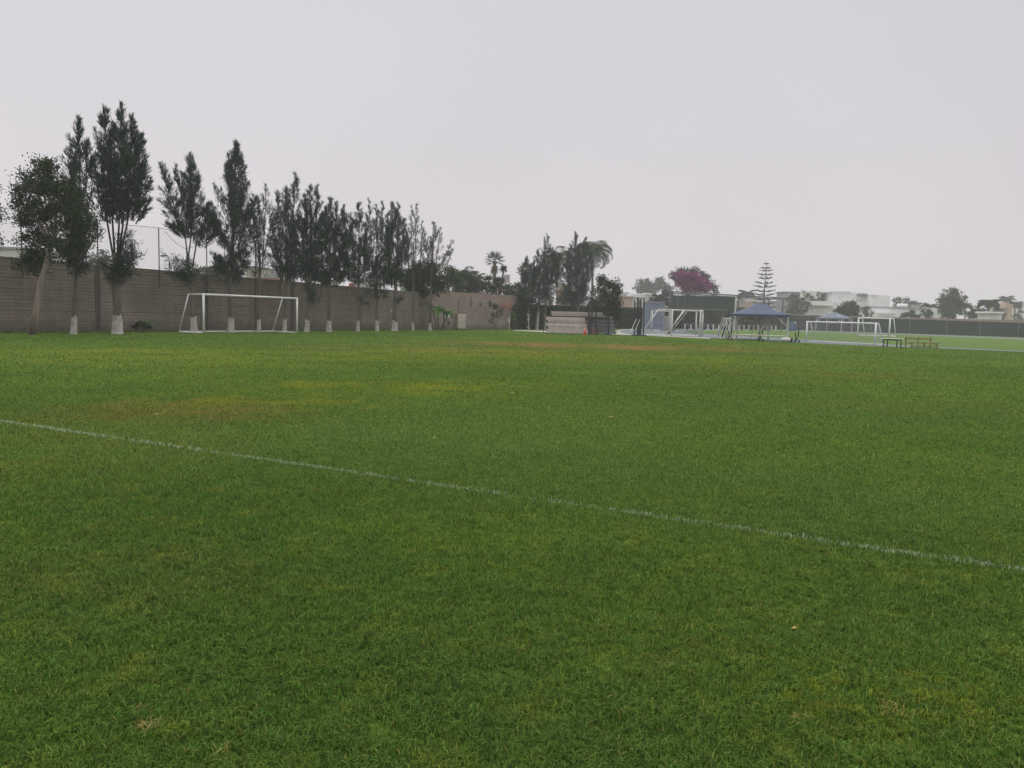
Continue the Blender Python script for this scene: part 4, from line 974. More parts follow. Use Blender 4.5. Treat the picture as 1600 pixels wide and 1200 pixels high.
g = G(1041.5, 517.4); o = MB().prism([(g.x-.9, g.y), (g.x+.8, g.y), (g.x+.8, g.y+1), (g.x-.9, g.y+1)], 0, 2.2).build('concrete_block', plain('pale_concrete', (.36, .34, .33), (.28, .265, .255), .95, 1.5))
for v in o.data.vertices:
    if v.co.z > 1: v.co.x = g.x+(v.co.x-g.x)*.75
bevel(o, .05); tag(o, 'pale tapered concrete block at the foot of the blue-grey panel', 'block')

# utility box, meter boxes, post
YW = plain('cream_metal', (.50, .44, .36), (.42, .36, .29), .6, 3)
p = wp(714)+wnor*.45; Y = p.y; zt = P(714, 490.3, Y).z; zb = max(.06, P(714, 513.3, Y).z); a_ = math.atan2(wdir.y, wdir.x)
r = empty('utility_box', Vector((p.x, p.y, 0)), 'cream metal utility box standing against the red-banded wall', 'utility box')
rel(bevel(MB().box((p.x, p.y, (zt+zb)/2), (1.0, .55, zt-zb), a_-.5).build('cabinet', YW), .02), r)
q = Vector((math.sin(a_-.5), -math.cos(a_-.5), 0)); dx = Vector((math.cos(a_-.5), math.sin(a_-.5), 0))
rel(MB().box(p+q*.285+dx*.0+Vector((0, 0, (zt+zb)/2)), (.82, .02, (zt-zb)*.9), a_-.5).build('door', YW), r)
rel(MB().box(p+q*.30+dx*.3+Vector((0, 0, (zt+zb)/2)), (.05, .03, .2), a_-.5).build('handle', IRON), r)
rel(MB().box(p+Vector((0, 0, zb/2)), (.8, .4, zb), a_-.5).build('plinth', COLM), r)
rel(MB().tube([p+Vector((0, 0, zt)), p-wnor*.3+Vector((0, 0, zt+.25)), p-wnor*.3+Vector((0, 0, zt+1.5))], .05, 6).build('conduit', COLM), r)
def meter(px, y0, y1, lab, mat, w_=.22):
    p = wp(px)+wnor*.1; z0, z1 = P(px, y1, p.y).z, P(px, y0, p.y).z
    r = empty('meter_box', Vector((p.x, p.y, z0)), lab, 'meter box'); rel(bevel(MB().box((p.x, p.y, (z0+z1)/2), (w_, .12, z1-z0), a_).build('case', mat), .01), r)
    rel(MB().box(p+wnor*.065+Vector((0, 0, (z0+z1)/2)), (w_*.7, .01, (z1-z0)*.6), a_).build('lid', mat), r)
meter(699, 491.5, 496.5, 'small white meter box on the wall left of the utility box', WHITE2, .3); meter(609, 483, 488, 'tiny white box on the grey wall between the thick trunks', WHITE2, .16)
meter(699.5, 501.5, 508, 'small dark box low on the wall left of the utility box', IRON, .2); meter(749, 473, 478, 'small dark box high on the wall right of the utility box', IRON, .2); meter(764, 471, 480, 'dark lamp-like box on the wall above the wiry shrub', IRON, .35)
g = G(795.5, 518); r = empty('marker_post', g, 'slim yellow post with a pale tag standing on the grass by the hedge corner', 'post')
YL = plain('yellow_paint', (.55, .43, .17), (.45, .34, .12), .6, 5)
zt = P(795.5, 493.5, g.y).z; rel(MB().tube([g, g+Vector((0, 0, zt))], .045, 8).build('pole', YL), r); rel(MB().box(g+Vector((-.05, -.06, zt*.72)), (.16, .04, .34)).build('tag', WHITE2), r)

# table and slatted benches at right
g = G(1386.5, 543.0); b2 = G(1410, 543.8); w_ = (b2-g).length; h_ = P(1398, 529.6, g.y).z
r = empty('table', g, 'black-legged table with a pale top on the grass beside the track', 'table')
rel(bevel(MB().box((g.x+w_/2-.05, g.y+.35, h_), (w_+.55, .8, .05)).build('tabletop', WHITE2), .01), r)
rel(MB().box((g.x+w_/2, g.y+.35, h_-.075), (w_, .62, .08)).build('apron', BLACK), r)
for x in (0, w_):
    for y in (.05, .65): rel(MB().box((g.x+x, g.y+y, (h_-.12)/2), (.06, .06, h_-.12)).build('leg', BLACK), r)
WOOD = plain('brown_wood', (.25, .16, .07), (.17, .105, .05), .8, 6, bump=.4)
g = G(1420.5, 543.9); b2 = G(1468, 545.5); w_ = (b2-g).length; hs_ = P(1440, 536.3, g.y).z; hb_ = P(1440, 529.7, g.y).z
r = empty('wooden_bench', g, 'brown wooden bench of thin bars standing right of the black-legged table', 'bench')
for i, x in enumerate((.1, w_/2, w_-.1)):
    rel(MB().box((g.x+x+.1, g.y, hs_/2), (.06, .06, hs_)).box((g.x+x+.1, g.y+.2, hs_-.05), (.05, .5, .05)).box((g.x+x-.12, g.y+.5, (hb_+.15)/2), (.06, .06, hb_+.15)).build('support_frame', WOOD), r)
rel(MB().box((g.x+w_/2, g.y-.06, hs_+.02), (w_+.45, .12, .045), .0).box((g.x+w_/2, g.y+.1, hs_+.02), (w_+.45, .12, .045)).build('seat', WOOD), r)
rel(MB().box((g.x+w_/2-.15, g.y+.45, hb_), (w_+.1, .045, .09)).build('backrest', WOOD), r)
rel(MB().box((g.x+w_/2+.1, g.y-.04, .13), (w_+.1, .04, .07)).build('stretcher', WOOD), r)

# blue barrels
BB = plain('barrel_blue', (.05, .11, .22), (.04, .085, .17), .5, 2)
for i, (px, lab) in enumerate(((1235.5, 'blue plastic barrel at the hedge corner, left one of two'), (1241.5, 'blue plastic barrel at the hedge corner, right one with a white lid'))):
    g = G(px, 517.0); zt = P(px, 504.3, g.y).z; r = empty('barrel', g, lab, 'barrel', 'blue barrels by the hedge corner')
    rd = px2m(3.1, g.y); rel(MB().tube([g, g+Vector((0, 0, .2)), g+Vector((0, 0, zt/2)), g+Vector((0, 0, zt-.15)), g+Vector((0, 0, zt))], [rd*.92, rd, rd*1.05, rd, rd*.9], 16).build('drum', BB, smooth=True), r)
    rel(MB().tube([g+Vector((0, 0, zt+.003)), g+Vector((0, 0, zt+.15))], rd*.5, 12).build('lid', WHITE if i else BB, smooth=True), r)

# low post rail along the hedge foot, far side of the track
g0, g1 = G(1070, 515.0), G(1212, 516.6)
i = 0
for t in np.linspace(0, 1, 19):
    g = g0.lerp(g1, t); 
    if i == 0:
        r = empty('short_post', g, 'short pale post in the row at the foot of the far hedge', 'post', 'short posts along the far hedge foot')
        rel(MB().tube([g, g+Vector((0, 0, 1.0))], .14, 8).build('shaft', WHITE2), r); c_ = r.children[0]; base_ = g
    else:
        q = r.copy(); col.objects.link(q); q.location = g; k_ = c_.copy(); col.objects.link(k_); k_.parent = q; k_.matrix_parent_inverse = c_.matrix_parent_inverse.copy()
    i += 1
for i, t in enumerate(np.linspace(.03, .97, 12)):
    g = g0.lerp(g1, t)+Vector((0, 1.4, 0))
    if i == 0:
        o = MB().tube([g+Vector((0, -.1, .6)), g+Vector((0, .35, .6))], .62, 14).tube([g+Vector((0, -.12, .6)), g+Vector((0, -.1, .6))], .3, 12).build('tyre', BLACK, smooth=True)
        o.data.transform(Matrix.Translation(-g)); o.location = g
        tag(o, 'black tyre standing on edge against the foot of the far hedge', 'tyre', 'tyres along the far hedge foot'); t0_ = o
    else: q = t0_.copy(); col.objects.link(q); q.location = g

# --- truss canopy structure with the dark green panel
STL = plain('steel_grey', (.13, .13, .14), (.08, .08, .09), .5, 2, metal=.3)
Yt = 150; r = empty('truss_canopy', Vector((P(1047, 480, Yt).x, Yt, 0)), 'long grey steel truss on tall posts rising above the hedge', 'steel structure')
def tp(x, y, dy=0): return P(x, y, Yt+dy)
for (x, yt, dy, rd) in ((1047, 458, 0, .12), (1059.5, 459, 3, .10), (1070.5, 460, 3, .06), (1150, 463, 0, .16), (1154, 463, 4, .12), (1202, 467, 3, .13), (1223.5, 468, 0, .14), (1236, 469, 4, .07)):
    b0 = tp(x, yt, dy); rel(MB().tube([Vector((b0.x, b0.y, 0)), b0], rd, 8).build('post', STL if x != 1150 else WHITE2), r)
for dy in (0, 4):
    mb = MB(); A, B = tp(1046, 455.5, dy), tp(1238, 466.2, dy); A2, B2 = tp(1046, 458.5, dy), tp(1238, 469.0, dy)
    mb.tube([A, B], .12, 6).tube([A2, B2], .10, 6); n = 40
    for i in range(n): p0_, p1_ = (A.lerp(B, i/n), A2.lerp(B2, (i+.5)/n)); mb.tube([p0_, p1_], .06, 4, False).tube([p1_, A.lerp(B, (i+1)/n)], .06, 4, False)
    rel(mb.build('truss', STL), r)
mb = MB(); A, B = tp(1046, 455.5, 0), tp(1238, 466.2, 0); A2, B2 = tp(1046, 455.5, 4), tp(1238, 466.2, 4)
for i in range(25): mb.tube([A.lerp(B, i/24), A2.lerp(B2, i/24)], .05, 4)
rel(mb.build('purlins', STL), r)
GP = plain('dark_green_panel', (.035, .060, .048), (.028, .048, .038), .8, .3, streak=True)
Yp = Yt+4.6; z0 = P(1100, 483, Yp).z
for k, (xa, xb) in enumerate(((1048.5, 1070), (1071, 1149))):
    A, B = P(xa, 461 if k == 0 else 461.5, Yp), P(xb, 462 if k == 0 else 464.2, Yp)
    rel(MB().add([(A.x, Yp, z0), (B.x, Yp, z0), (B.x, Yp, B.z), (A.x, Yp, A.z), (A.x, Yp+.12, z0), (B.x, Yp+.12, z0), (B.x, Yp+.12, B.z), (A.x, Yp+.12, A.z)],
                 [(0, 1, 2, 3), (5, 4, 7, 6), (3, 2, 6, 7), (0, 4, 5, 1), (1, 5, 6, 2), (4, 0, 3, 7)]).build('backing_panel', GP), r)
rel(MB().box(((P(1048, 480, Yp).x+P(1152, 480, Yp).x)/2, Yp-.15, P(1080, 482.8, Yp).z), (P(1152, 480, Yp).x-P(1082, 480, Yp).x, .1, .16)).build('rail', plain('olive_rail', (.2, .2, .12), (.15, .15, .1), .7)), r)

# ================================================================== BUILDINGS
GLASS = plain('window_dark', (.10, .12, .14), (.07, .085, .10), .15, .5)
def house(name, label, Y, blocks, windows=(), extras=(), depth=9):
    """blocks: (x0, ytop, x1, ybottom|None, material, part, dy)"""
    b0 = blocks[0]; g = P((b0[0]+b0[2])/2, 490, Y); g = Vector((g.x, Y, 0)); r = empty(name, g, label, 'building')
    for (x0, y0, x1, y1, mat, part, dy) in blocks:
        Yq = Y+dy; X0, X1 = P(x0, y0, Yq).x, P(x1, y0, Yq).x; z1 = P((x0+x1)/2, y0, Yq).z; z0 = 0 if y1 is None else P((x0+x1)/2, y1, Yq).z
        dd = depth if part == 'wall' else (depth*.6 if part != 'roof' else depth+.6)
        o = MB().box(((X0+X1)/2, Yq+dd/2, (z0+z1)/2), (X1-X0, dd, z1-z0)).build(part, mat); rel(o, r)
    for (x0, y0, x1, y1, dy, *mt) in windows:
        Yq = Y+dy; X0, X1 = P(x0, y0, Yq).x, P(x1, y0, Yq).x; z1, z0 = P((x0+x1)/2, y0, Yq).z, P((x0+x1)/2, y1, Yq).z
        cx, cz, w_, h_ = (X0+X1)/2, (z0+z1)/2, X1-X0, z1-z0; t = min(.12, w_*.12, h_*.12); mb = MB()
        for (ox, oz, sx_, sz_) in ((0, h_/2, w_+t, t), (0, -h_/2, w_+t, t), (-w_/2, 0, t, h_-t), (w_/2, 0, t, h_-t)): mb.box((cx+ox, Yq-.05, cz+oz), (sx_, .16, sz_))
        if w_ > 2: mb.box((cx, Yq-.05, cz), (t, .14, h_-t))
        w2 = rel(mb.build('window', mt[0] if mt else WHITE2), r)
        p_ = MB().box((cx, Yq-.02, cz), (w_-t, .05, h_-t)).build('pane', GLASS); p_.parent = w2; p_.matrix_parent_inverse = w2.matrix_parent_inverse.copy()
    for (part, mb, mat) in extras: rel(mb.build(part, mat), r)
    return r
HW = plain('house_white', (.84, .83, .84), (.78, .77, .78), .9, .15); HW2 = plain('house_offwhite', (.74, .72, .71), (.66, .64, .63), .9, .15)
PEACH = plain('house_peach', (.52, .38, .30), (.45, .32, .26), .9, .2); PINK = plain('house_pink', (.42, .30, .27), (.35, .24, .22), .9, .3)
GREY = plain('house_grey', (.36, .36, .37), (.30, .30, .31), .9, .2); TILE = plain('roof_tile_brown', (.26, .12, .085), (.19, .09, .07), .9, 1.5)
CREAM = plain('house_cream', (.55, .50, .40), (.48, .43, .34), .9, .2); ROOFG = plain('roof_grey', (.22, .22, .23), (.17, .17, .18), .9, .5)
house('white_house', 'low white parapet building behind the wall at the left edge', 62, [(-160, 386.5, 33, None, HW2, 'wall', 0), (-165, 383.5, 36, 386.5, GREY, 'roof', -.2)], [(-60, 390, -20, 398, 0)])
house('cream_house', 'small cream house showing above the wall right of the dense cone-shaped tree', 120, [(384, 418, 400, None, CREAM, 'wall', 0), (382, 415.5, 402, 418, ROOFG, 'roof', -.3), (398, 428, 436, None, GREY, 'wall', 4)], [(388, 424, 395, 430, 0), (410, 431, 416, 436, 4)])
house('tiled_house', 'brown-roofed house with a white pillar behind the grey wall and white goal', 90, [(382, 438, 432, None, PINK, 'wall', 0), (380, 434, 428, 439, TILE, 'roof', -.4), (423.5, 440, 426, None, HW2, 'pillar', -.7)], [(392, 442, 402, 447, 0)])
house('white_house', 'pale house with red trim glimpsed between the trunks in the middle of the row', 110, [(548, 440, 580, None, HW2, 'wall', 0), (546, 437.5, 582, 440, GREY, 'roof', -.3), (545, 443, 553, None, plain('house_red', (.3, .07, .06), (.24, .06, .05), .9), 'wall', -1)], [(561, 443, 568, 448, 0), (571, 443, 577, 448, 0)])
house('white_house', 'small white house glimpsed left of the thin see-through tree', 105, [(625, 447.5, 652, None, HW2, 'wall', 0), (620, 444, 655, 447.5, ROOFG, 'roof', -.3)], [(634, 451, 640, 455, 0)])
house('pink_house', 'pinkish house with a red roof edge behind the palm trunk by the bleachers', 150, [(873, 446, 884, None, PEACH, 'wall', 2), (855, 466, 864, None, PINK, 'wall', 0), (854, 463.5, 866, 466, TILE, 'roof', -.3), (790, 455, 796, None, PINK, 'wall', 6)], [(856.5, 469, 861, 473, 0)])
g = P(792, 455, 150); r = empty('billboard', Vector((g.x, 150, 0)), 'small pinkish box sign on a pole beside the tall fan palm', 'sign')
rel(MB().tube([(g.x, 150, 0), (g.x, 150, P(792, 443, 150).z)], .12, 6).build('pole', GREY), r); rel(MB().box((g.x-.05, 150, P(791, 435.5, 150).z), (px2m(9, 150), .7, px2m(12, 150))).build('panel', plain('sign_pinkgrey', (.40, .33, .34), (.36, .30, .31), .8)), r)
house('peach_house', 'two-storey peach house right of the dark rounded leafy tree', 190, [(952, 464, 989, None, PEACH, 'wall', 0), (950, 455, 968, 464, PEACH, 'upper_floor', 1), (950, 462.5, 990, 464, PEACH, 'roof', -.3)], [(968, 474, 972, 481, 0, PEACH), (974, 473, 978, 480, 0, PEACH), (957, 457, 961, 461, 1, PEACH)])
Yl = 125; g = P(966, 455, Yl); r = empty('floodlight', Vector((g.x, Yl, 0)), 'dark hooded floodlight on a pole before the peach house', 'floodlight')
rel(MB().tube([(g.x, Yl, 0), (g.x, Yl, P(966, 456.5, Yl).z)], .06, 6).build('pole', IRON), r)
zt = P(966, 455, Yl).z; hb = px2m(7, Yl)
rel(MB().add([(g.x-hb, Yl-hb, zt), (g.x+hb, Yl-hb, zt), (g.x+hb, Yl+hb, zt), (g.x-hb, Yl+hb, zt), (g.x-hb*.3, Yl-hb*.3, zt+.38), (g.x+hb*.3, Yl-hb*.3, zt+.38), (g.x+hb*.3, Yl+hb*.3, zt+.38), (g.x-hb*.3, Yl+hb*.3, zt+.38)], [(0, 3, 2, 1), (4, 5, 6, 7), (0, 1, 5, 4), (1, 2, 6, 5), (2, 3, 7, 6), (3, 0, 4, 7)]).build('lamp_hood', IRON), r)
house('white_house', 'white flat-roofed house with glazed balcony right of the peach house', 240, [(985, 459, 1024, None, HW2, 'wall', 4), (976, 466, 1010, None, HW2, 'wall', 0), (975, 464, 1012, 466, GREY, 'roof', -.5), (1008, 458, 1026, 460, HW, 'roof', 3.4), (968, 456.5, 983, None, GREY, 'wall', 12)],
      [(980, 469, 987, 476, 0), (990, 469, 998, 476, 0), (1001, 469, 1007, 476, 0), (990, 461, 996, 464, 4), (1000, 461, 1007, 464, 4)])
house('pink_house', 'pale pink and white houses behind the right half of the truss', 250, [(1153, 471, 1180, None, PINK, 'wall', 0), (1150, 468.5, 1164, 471, GREY, 'roof', -.4), (1168, 466, 1196, None, HW2, 'wall', 5), (1166, 464.5, 1198, 466, HW, 'roof', 4.5), (1200, 470, 1226, None, GREY, 'wall', 2)],
      [(1156, 473, 1162, 478, 0), (1172, 468, 1178, 472, 5), (1184, 468, 1190, 472, 5), (1205, 473, 1211, 478, 2)])
house('white_house', 'stepped low grey-white house left of the tall white building', 300, [(1226, 457.5, 1268, None, GREY, 'wall', 0), (1224, 456, 1270, 457.5, ROOFG, 'roof', -.4)], [(1232, 460, 1238, 464, 0), (1250, 460, 1258, 464, 0)])
house('white_building', 'tall white modern building with stepped flat roofs behind the far blue canopy', 260,
      [(1300, 457, 1362, None, HW, 'wall', 4), (1361, 461.5, 1391, None, HW, 'wall', 0), (1265, 455, 1305, None, HW2, 'wall', 16), (1296, 454.6, 1330, 457, HW, 'roof', 3.6), (1262, 478, 1304, None, HW, 'wall', -6), (1268, 470.5, 1306, 477.5, HW, 'balcony', -8), (1342, 459, 1358, 462, ROOFG, 'roof', 2.5), (1361, 460, 1372, 461.6, HW, 'roof', -.3)],
      [(1269, 480, 1278, 489, -6), (1281, 480, 1292, 489, -6), (1338, 469, 1346, 471.2, 4, ROOFG), (1310, 463, 1316, 466, 4)])
house('white_building', 'long low white building with a rounded roof tank above the green screens', 240,
      [(1360, 481.5, 1447, None, HW, 'wall', 0), (1358, 479.7, 1448, 481.6, GREY, 'roof', -.3), (1372, 489, 1400, None, HW2, 'wall', -4)], [(1376, 491, 1384, 494, -4), (1386, 491, 1396, 494, -4)])
g = P(1410, 478, 243); r = empty('water_tank', g, 'rounded white tank on the roof of the long white building', 'tank')
rel(MB().tube([(g.x-1.6, 243, g.z-.25), (g.x-1.4, 243, g.z), (g.x+1.4, 243, g.z), (g.x+1.6, 243, g.z-.25)], [.35, .7, .7, .35], 12).build('body', HW, smooth=True), r)
house('grey_house', 'pale grey house front between the long white building and the tallest bushy tree', 280, [(1444, 477, 1470, None, HW2, 'wall', 0), (1442, 476, 1471, 477, GREY, 'roof', -.3)], [(1450, 480, 1455, 484, 0)])
house('peach_tower', 'narrow peach tower house between faint palms at the far right', 270, [(1571.5, 475, 1583, None, PEACH, 'wall', 0), (1573, 473, 1577, 475.1, PEACH, 'upper_floor', .5)], [(1574, 479, 1577, 482, 0, PEACH), (1574, 485, 1577, 488, 0, PEACH)])
house('kiosk', 'small white flat-roofed kiosk left of the peach tower', 200, [(1546, 489.5, 1566, None, HW2, 'wall', 0), (1544, 487, 1569, 489.6, HW, 'roof', -.6)], [(1549, 491, 1557, 495, 0)], depth=5)
house('grey_house', 'faint pale houses at the right edge beyond the green screens', 330, [(1588, 473, 1640, None, HW2, 'wall', 0), (1586, 472, 1642, 473, GREY, 'roof', -.3), (1460, 491, 1475, None, HW2, 'wall', -40)], [(1594, 477, 1599, 481, 0)])

# ================================================================== GRASS
def in_field(x, y):
    """on the lawn side of wall and path"""
    ok = ((x-WA.x)*wnor.x+(y-WA.y)*wnor.y) > .25
    pth = [G(*q) for q in [(800, 516.8), (860, 519.4), (940, 521.9), (985, 523.9), (1050, 526.9), (1110, 529.7), (1180, 532), (1260, 536.4), (1340, 540.0), (1400, 542.1), (1470, 544.3), (1600, 550.2), (1760, 556.6), (2100, 566)]]
    px_ = np.array([p.x for p in pth]); py_ = np.array([p.y for p in pth])
    o = np.argsort(px_); lim = np.interp(x, px_[o], py_[o], left=1e9)
    return ok & (y < lim-.05)
def blades(n, d0, d1, h0, wfac, expo, keep=None):
    """n blades between distances d0..d1 from the camera's foot, denser near"""
    u = RNG.uniform(0, 1, n); e = 2-expo
    d = (d0**e+(d1**e-d0**e)*u)**(1/e) if abs(e) > 1e-3 else d0*(d1/d0)**u
    th = RNG.uniform(-.80, .80, n)
    x = d*np.sin(th); y = d*np.cos(th); k = in_field(x, y)
    return x[k], y[k], d[k]
def grass_verts(x, y, d, hh, ww, bend=.5):
    n = len(x); az = RNG.uniform(0, 2*PI, n); ln = RNG.uniform(.1, 1.0, n)*bend
    dx, dy = np.cos(az)*ln, np.sin(az)*ln; sx_, sy_ = -np.sin(az+RNG.normal(size=n)*.6), np.cos(az+RNG.normal(size=n)*.6)
    h = hh*RNG.uniform(.45, 1.2, n); w_ = ww*RNG.uniform(.6, 1.3, n)/2
    z0 = np.full(n, -.003)
    a = np.stack([x-sx_*w_, y-sy_*w_, z0], 1); b_ = np.stack([x+sx_*w_, y+sy_*w_, z0], 1)
    mx_, my_, mz = x+dx*h*.35, y+dy*h*.35, h*.62
    c = np.stack([mx_+sx_*w_*.8, my_+sy_*w_*.8, mz], 1); t = np.stack([x+dx*h*1.1, y+dy*h*1.1, h*(1-.35*ln)], 1)
    return a, b_, c, np.stack([mx_-sx_*w_*.8, my_-sy_*w_*.8, mz], 1), t
def grassmat(name, dry=None, white=False):
    m = bpy.data.materials.new(name); m.use_nodes = True; nt = m.node_tree
    at = N(nt, 'ShaderNodeAttribute'); at.attribute_name = 'tone'
    if white: c = mixc(nt, at.outputs['Fac'], (.15, .23, .08), (.60, .63, .52))
    elif dry: c = mixc(nt, at.outputs['Fac'], (.34, .26, .09), (.50, .40, .17))
    else:
        c = turf_colour(nt)
        v = rng(nt, at.outputs['Fac'], 0, 1, .35, 1.6)
        vm = N(nt, 'ShaderNodeVectorMath'); vm.operation = 'SCALE'; nt.links.new(c, vm.inputs[0]); nt.links.new(v, vm.inputs['Scale'])
        c = mixc(nt, rng(nt, at.outputs['Fac'], .955, .985), vm.outputs[0], (.30, .26, .06))
    df = N(nt, 'ShaderNodeBsdfDiffuse'); tl = N(nt, 'ShaderNodeBsdfTranslucent'); nt.links.new(c, df.inputs[0]); nt.links.new(c, tl.inputs[0])
    ms = N(nt, 'ShaderNodeMixShader'); ms.inputs[0].default_value = .38; nt.links.new(df.outputs[0], ms.inputs[1]); nt.links.new(tl.outputs[0], ms.inputs[2])
    gl = N(nt, 'ShaderNodeBsdfGlossy'); gl.inputs['Roughness'].default_value = .45; gl.inputs[0].default_value = (.9, .95, 1, 1)
    m2 = N(nt, 'ShaderNodeMixShader'); m2.inputs[0].default_value = .006; nt.links.new(ms.outputs[0], m2.inputs[1]); nt.links.new(gl.outputs[0], m2.inputs[2])
    nt.links.new(m2.outputs[0], nt.nodes['Material Output'].inputs[0]); return m
GR = grassmat('grass_blades'); GW = grassmat('line_paint_on_grass', white=True); GD = grassmat('dry_grass', dry=True)
def grass_mesh(name, parts, mat, toner):
    """parts: list of (a,b,c,d,t,near) -> near blades: quad + tri as two polys sharing verts, far: one tri"""
    V = []; LI = []; LS = []; T = []; off = 0; lo = 0
    for (a, b_, c, dd, t, near_) in parts:
        n = len(a); tn = toner(n)
        if near_:
            V.append(np.stack([a, b_, c, dd, t], 1).reshape(-1, 3)); base = off+np.arange(n)*5
            LI.append(np.stack([base, base+1, base+2, base+3, base+3, base+2, base+4], 1).ravel())
            LS.append((lo+np.arange(n)[:, None]*7+np.array([0, 4])[None]).ravel()); off += 5*n; lo += 7*n; T.append(np.repeat(tn, 5))
        else:
            V.append(np.stack([a, b_, t], 1).reshape(-1, 3)); LI.append(off+np.arange(n*3)); LS.append(lo+np.arange(n)*3); off += 3*n; lo += 3*n; T.append(np.repeat(tn, 3))
    V = np.concatenate(V).astype(np.float32); LI = np.concatenate(LI).astype(np.int32); LS = np.concatenate(LS).astype(np.int32); T = np.concatenate(T).astype(np.float32)
    me = bpy.data.meshes.new(name); me.vertices.add(len(V)); me.vertices.foreach_set('co', V.ravel()); me.loops.add(len(LI)); me.loops.foreach_set('vertex_index', LI)
    me.polygons.add(len(LS)); me.polygons.foreach_set('loop_start', LS); me.update(calc_edges=True)
    at = me.attributes.new('tone', 'FLOAT', 'POINT'); at.data.foreach_set('value', T); me.materials.append(mat)
    o = bpy.data.objects.new(name, me); col.objects.link(o); return o
LA, LB_ = G(0, 658.5), G(1600, 893)
ldir = (LB_-LA).normalized(); lnor = Vector((-ldir.y, ldir.x, 0))
def ldist(x, y): return np.abs((x-LA.x)*lnor.x+(y-LA.y)*lnor.y)
parts = []; rest = []
sm_ = lambda q, a, b: (lambda t: t*t*(3-2*t))(np.clip((q-a)/(b-a), 0, 1))
for (n, d0, d1, hh, w0, ex, near_, f0, f1) in ((880000, 2.1, 10.5, .031, .0040, 1.35, True, None, (6, 10.5)), (600000, 5, 27, .034, .0070, 1.8, False, (5, 10.5), (18, 27)), (250000, 17, 105, .042, .027, 2.0, False, (17, 27), None)):
    x, y, d = blades(n, d0, d1, hh, 1, ex)
    kp = np.ones(len(d))
    if f0: kp *= sm_(d, *f0)
    if f1: kp *= 1-sm_(d, *f1)
    wx = x+.05*np.sin(y*9+2*np.sin(x*7)); wy = y+.05*np.sin(x*11+2*np.sin(y*8))
    cl = .5+.25*np.sin(wx*41+3*np.sin(wy*17))*np.sin(wy*37+3*np.sin(wx*19))*2+.25*np.sin(wx*13.7+1.7*np.sin(wy*9.1))*np.sin(wy*15.3)
    if near_: kp *= np.clip(.35+1.1*cl, .12, 1)
    k = RNG.uniform(0, 1, len(d)) < kp; x, y, d = x[k], y[k], d[k]; cl = cl[k]
    ww = w0*(d/d0)**.8 if not near_ else w0*(.85+.15*d/d0)
    # uneven tufting
    tuft = .35*cl+.5+.38*np.sin(x*5.1+2*np.sin(y*3.3))*np.sin(y*6.3+1.5*np.sin(x*4.1))*.6+.25*np.sin(x*17+3*np.sin(y*13))*np.sin(y*19+2*np.sin(x*11))
    hN = hh*np.clip(.55+.75*tuft, .3, 2)
    if near_ or d0 < 10:
        onl = (ldist(x, y) < .045) & (RNG.uniform(0, 1, len(x)) < .22)
    else: onl = np.zeros(len(x), bool)
    g5 = grass_verts(x[~onl], y[~onl], d[~onl], hN[~onl], ww[~onl], 1.5); parts.append((*g5, near_))
    if onl.any(): g5 = grass_verts(x[onl], y[onl], d[onl], hN[onl]*1.05, ww[onl]*1.2, .8); rest.append((*g5, near_))
n = 26000; t = RNG.uniform(0, 1, n); pa, pb = wp(-150), wp(797); of = RNG.uniform(.0, .4, n)**1.3
x = pa.x+(pb.x-pa.x)*t+wnor.x*of; y = pa.y+(pb.y-pa.y)*t+wnor.y*of
parts.append((*grass_verts(x, y, y, .10*(1.2-of*1.5)*(.7+.5*np.sin(t*300)*np.sin(t*71)), np.full(n, .03), .9), False))
o = grass_mesh('grass', parts, GR, lambda n: RNG.uniform(0, 1, n)); tag(o, 'short mown green turf blades covering the pitch', 'grass', kind='stuff')
# painted line: white-tipped blades plus dust between them
n = 4600; t = RNG.uniform(-.15, 1.15, n); t = t[(.5+.35*np.sin(t*61+2*np.sin(t*23))+.3*np.sin(t*210+np.sin(t*97)*3)) > RNG.uniform(0, 1, n)]; n = len(t); L_ = (LB_-LA).length; off = RNG.normal(size=n)*.026
x = LA.x+ldir.x*L_*t+lnor.x*off; y = LA.y+ldir.y*L_*t+lnor.y*off; d = np.hypot(x, y)
g5 = grass_verts(x, y, d, np.full(n, .036), .0045*(.8+.06*d), .9); rest.append((*g5, True))
o = grass_mesh('pitch_line', rest, GW, lambda n: RNG.uniform(0, 1, n)); tag(o, kind='structure')
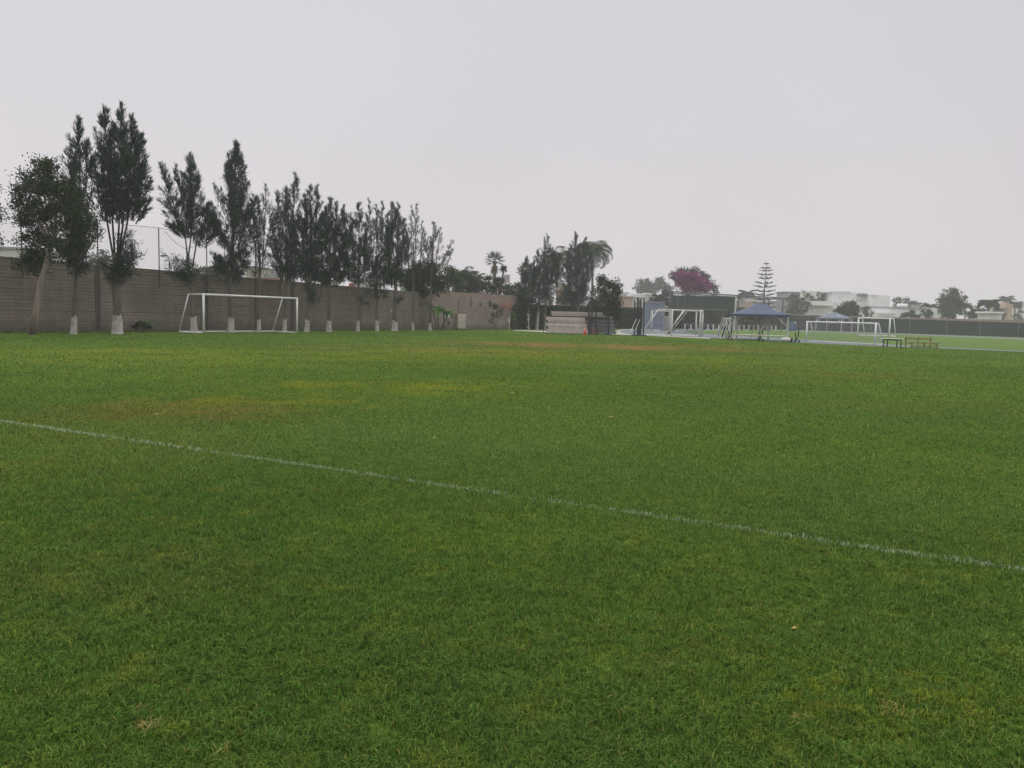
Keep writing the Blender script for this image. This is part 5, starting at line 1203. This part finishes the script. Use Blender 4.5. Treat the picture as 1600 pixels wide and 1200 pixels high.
# dry tufts and fallen leaves
def dry_tuft(px, py, n, s, lab):
    g = G(px, py); x = g.x+RNG.normal(size=n)*s; y = g.y+RNG.normal(size=n)*s*.8
    g5 = list(grass_verts(x, y, x, np.full(n, .034), np.full(n, .004), 1.6)); o = grass_mesh('dry_grass_tuft', [(*g5, True)], GD, lambda n: RNG.uniform(0, 1, n))
    tag(o, lab, 'dry grass', 'straw-coloured tufts in the turf')
dry_tuft(231, 1136, 60, .022, 'largest straw-coloured tuft in the grass near the bottom left corner')
dry_tuft(218, 1112, 24, .014, 'small straw tuft just above the largest one at bottom left')
dry_tuft(348, 1175, 16, .012, 'tiny straw tuft at the bottom edge right of the largest straw tuft')
dry_tuft(1041, 1040, 18, .02, 'thin dry stalks in the grass right of centre near the bottom')
dry_tuft(1245, 1128, 20, .016, 'pale dry tuft near the bottom between the thin stalks and the yellow patch')
dry_tuft(1395, 1112, 50, .05, 'yellowish dry tuft near the bottom right corner')
dry_tuft(1022, 1112, 16, .018, 'faint dry tuft left of the pale one near the bottom')
FL = plain('fallen_leaf_yellow', (.42, .28, .06), (.30, .18, .05), .8, 20)
for (px, py, lab) in ((678, 691, 'small yellow fallen leaf on the turf beyond the white line'), (800, 618, 'small yellow fallen leaf on the distant turf in the centre'), (955, 657, 'small brown fallen leaf on the turf right of centre'), (244, 653, 'small pale fallen leaf at the edge of the left brown patch'), (1240, 998, 'small pale leaf lying in the grass right of centre')):
    g = G(px, py); s = .005+.003*g.y; mb = MB()
    mb.add([(g.x-s, g.y, .05), (g.x-s*.3, g.y-s*.5, .058), (g.x+s, g.y+s*.2, .055), (g.x+s*.2, g.y+s*.6, .065), (g.x, g.y, .062)], [(0, 1, 4), (1, 2, 4), (2, 3, 4), (3, 0, 4)])
    o = mb.build('fallen_leaf', FL); tag(o, lab, 'leaf', 'fallen leaves on the turf')

# ================================================================== HAZE
m = bpy.data.materials.new('haze'); m.use_nodes = True; nt = m.node_tree; nt.nodes.clear()
v = N(nt, 'ShaderNodeVolumePrincipled'); v.inputs['Color'].default_value = (.985, .965, .99, 1); v.inputs['Density'].default_value = HAZE; v.inputs['Anisotropy'].default_value = .35
oo = N(nt, 'ShaderNodeOutputMaterial'); nt.links.new(v.outputs[0], oo.inputs['Volume'])
o = MB().box((0, 370, 14), (1760, 1090, 30)).build('haze', m); tag(o, kind='stuff')
print('OBJECTS', len(bpy.data.objects), 'grass polys', len(bpy.data.objects['grass'].data.polygons))
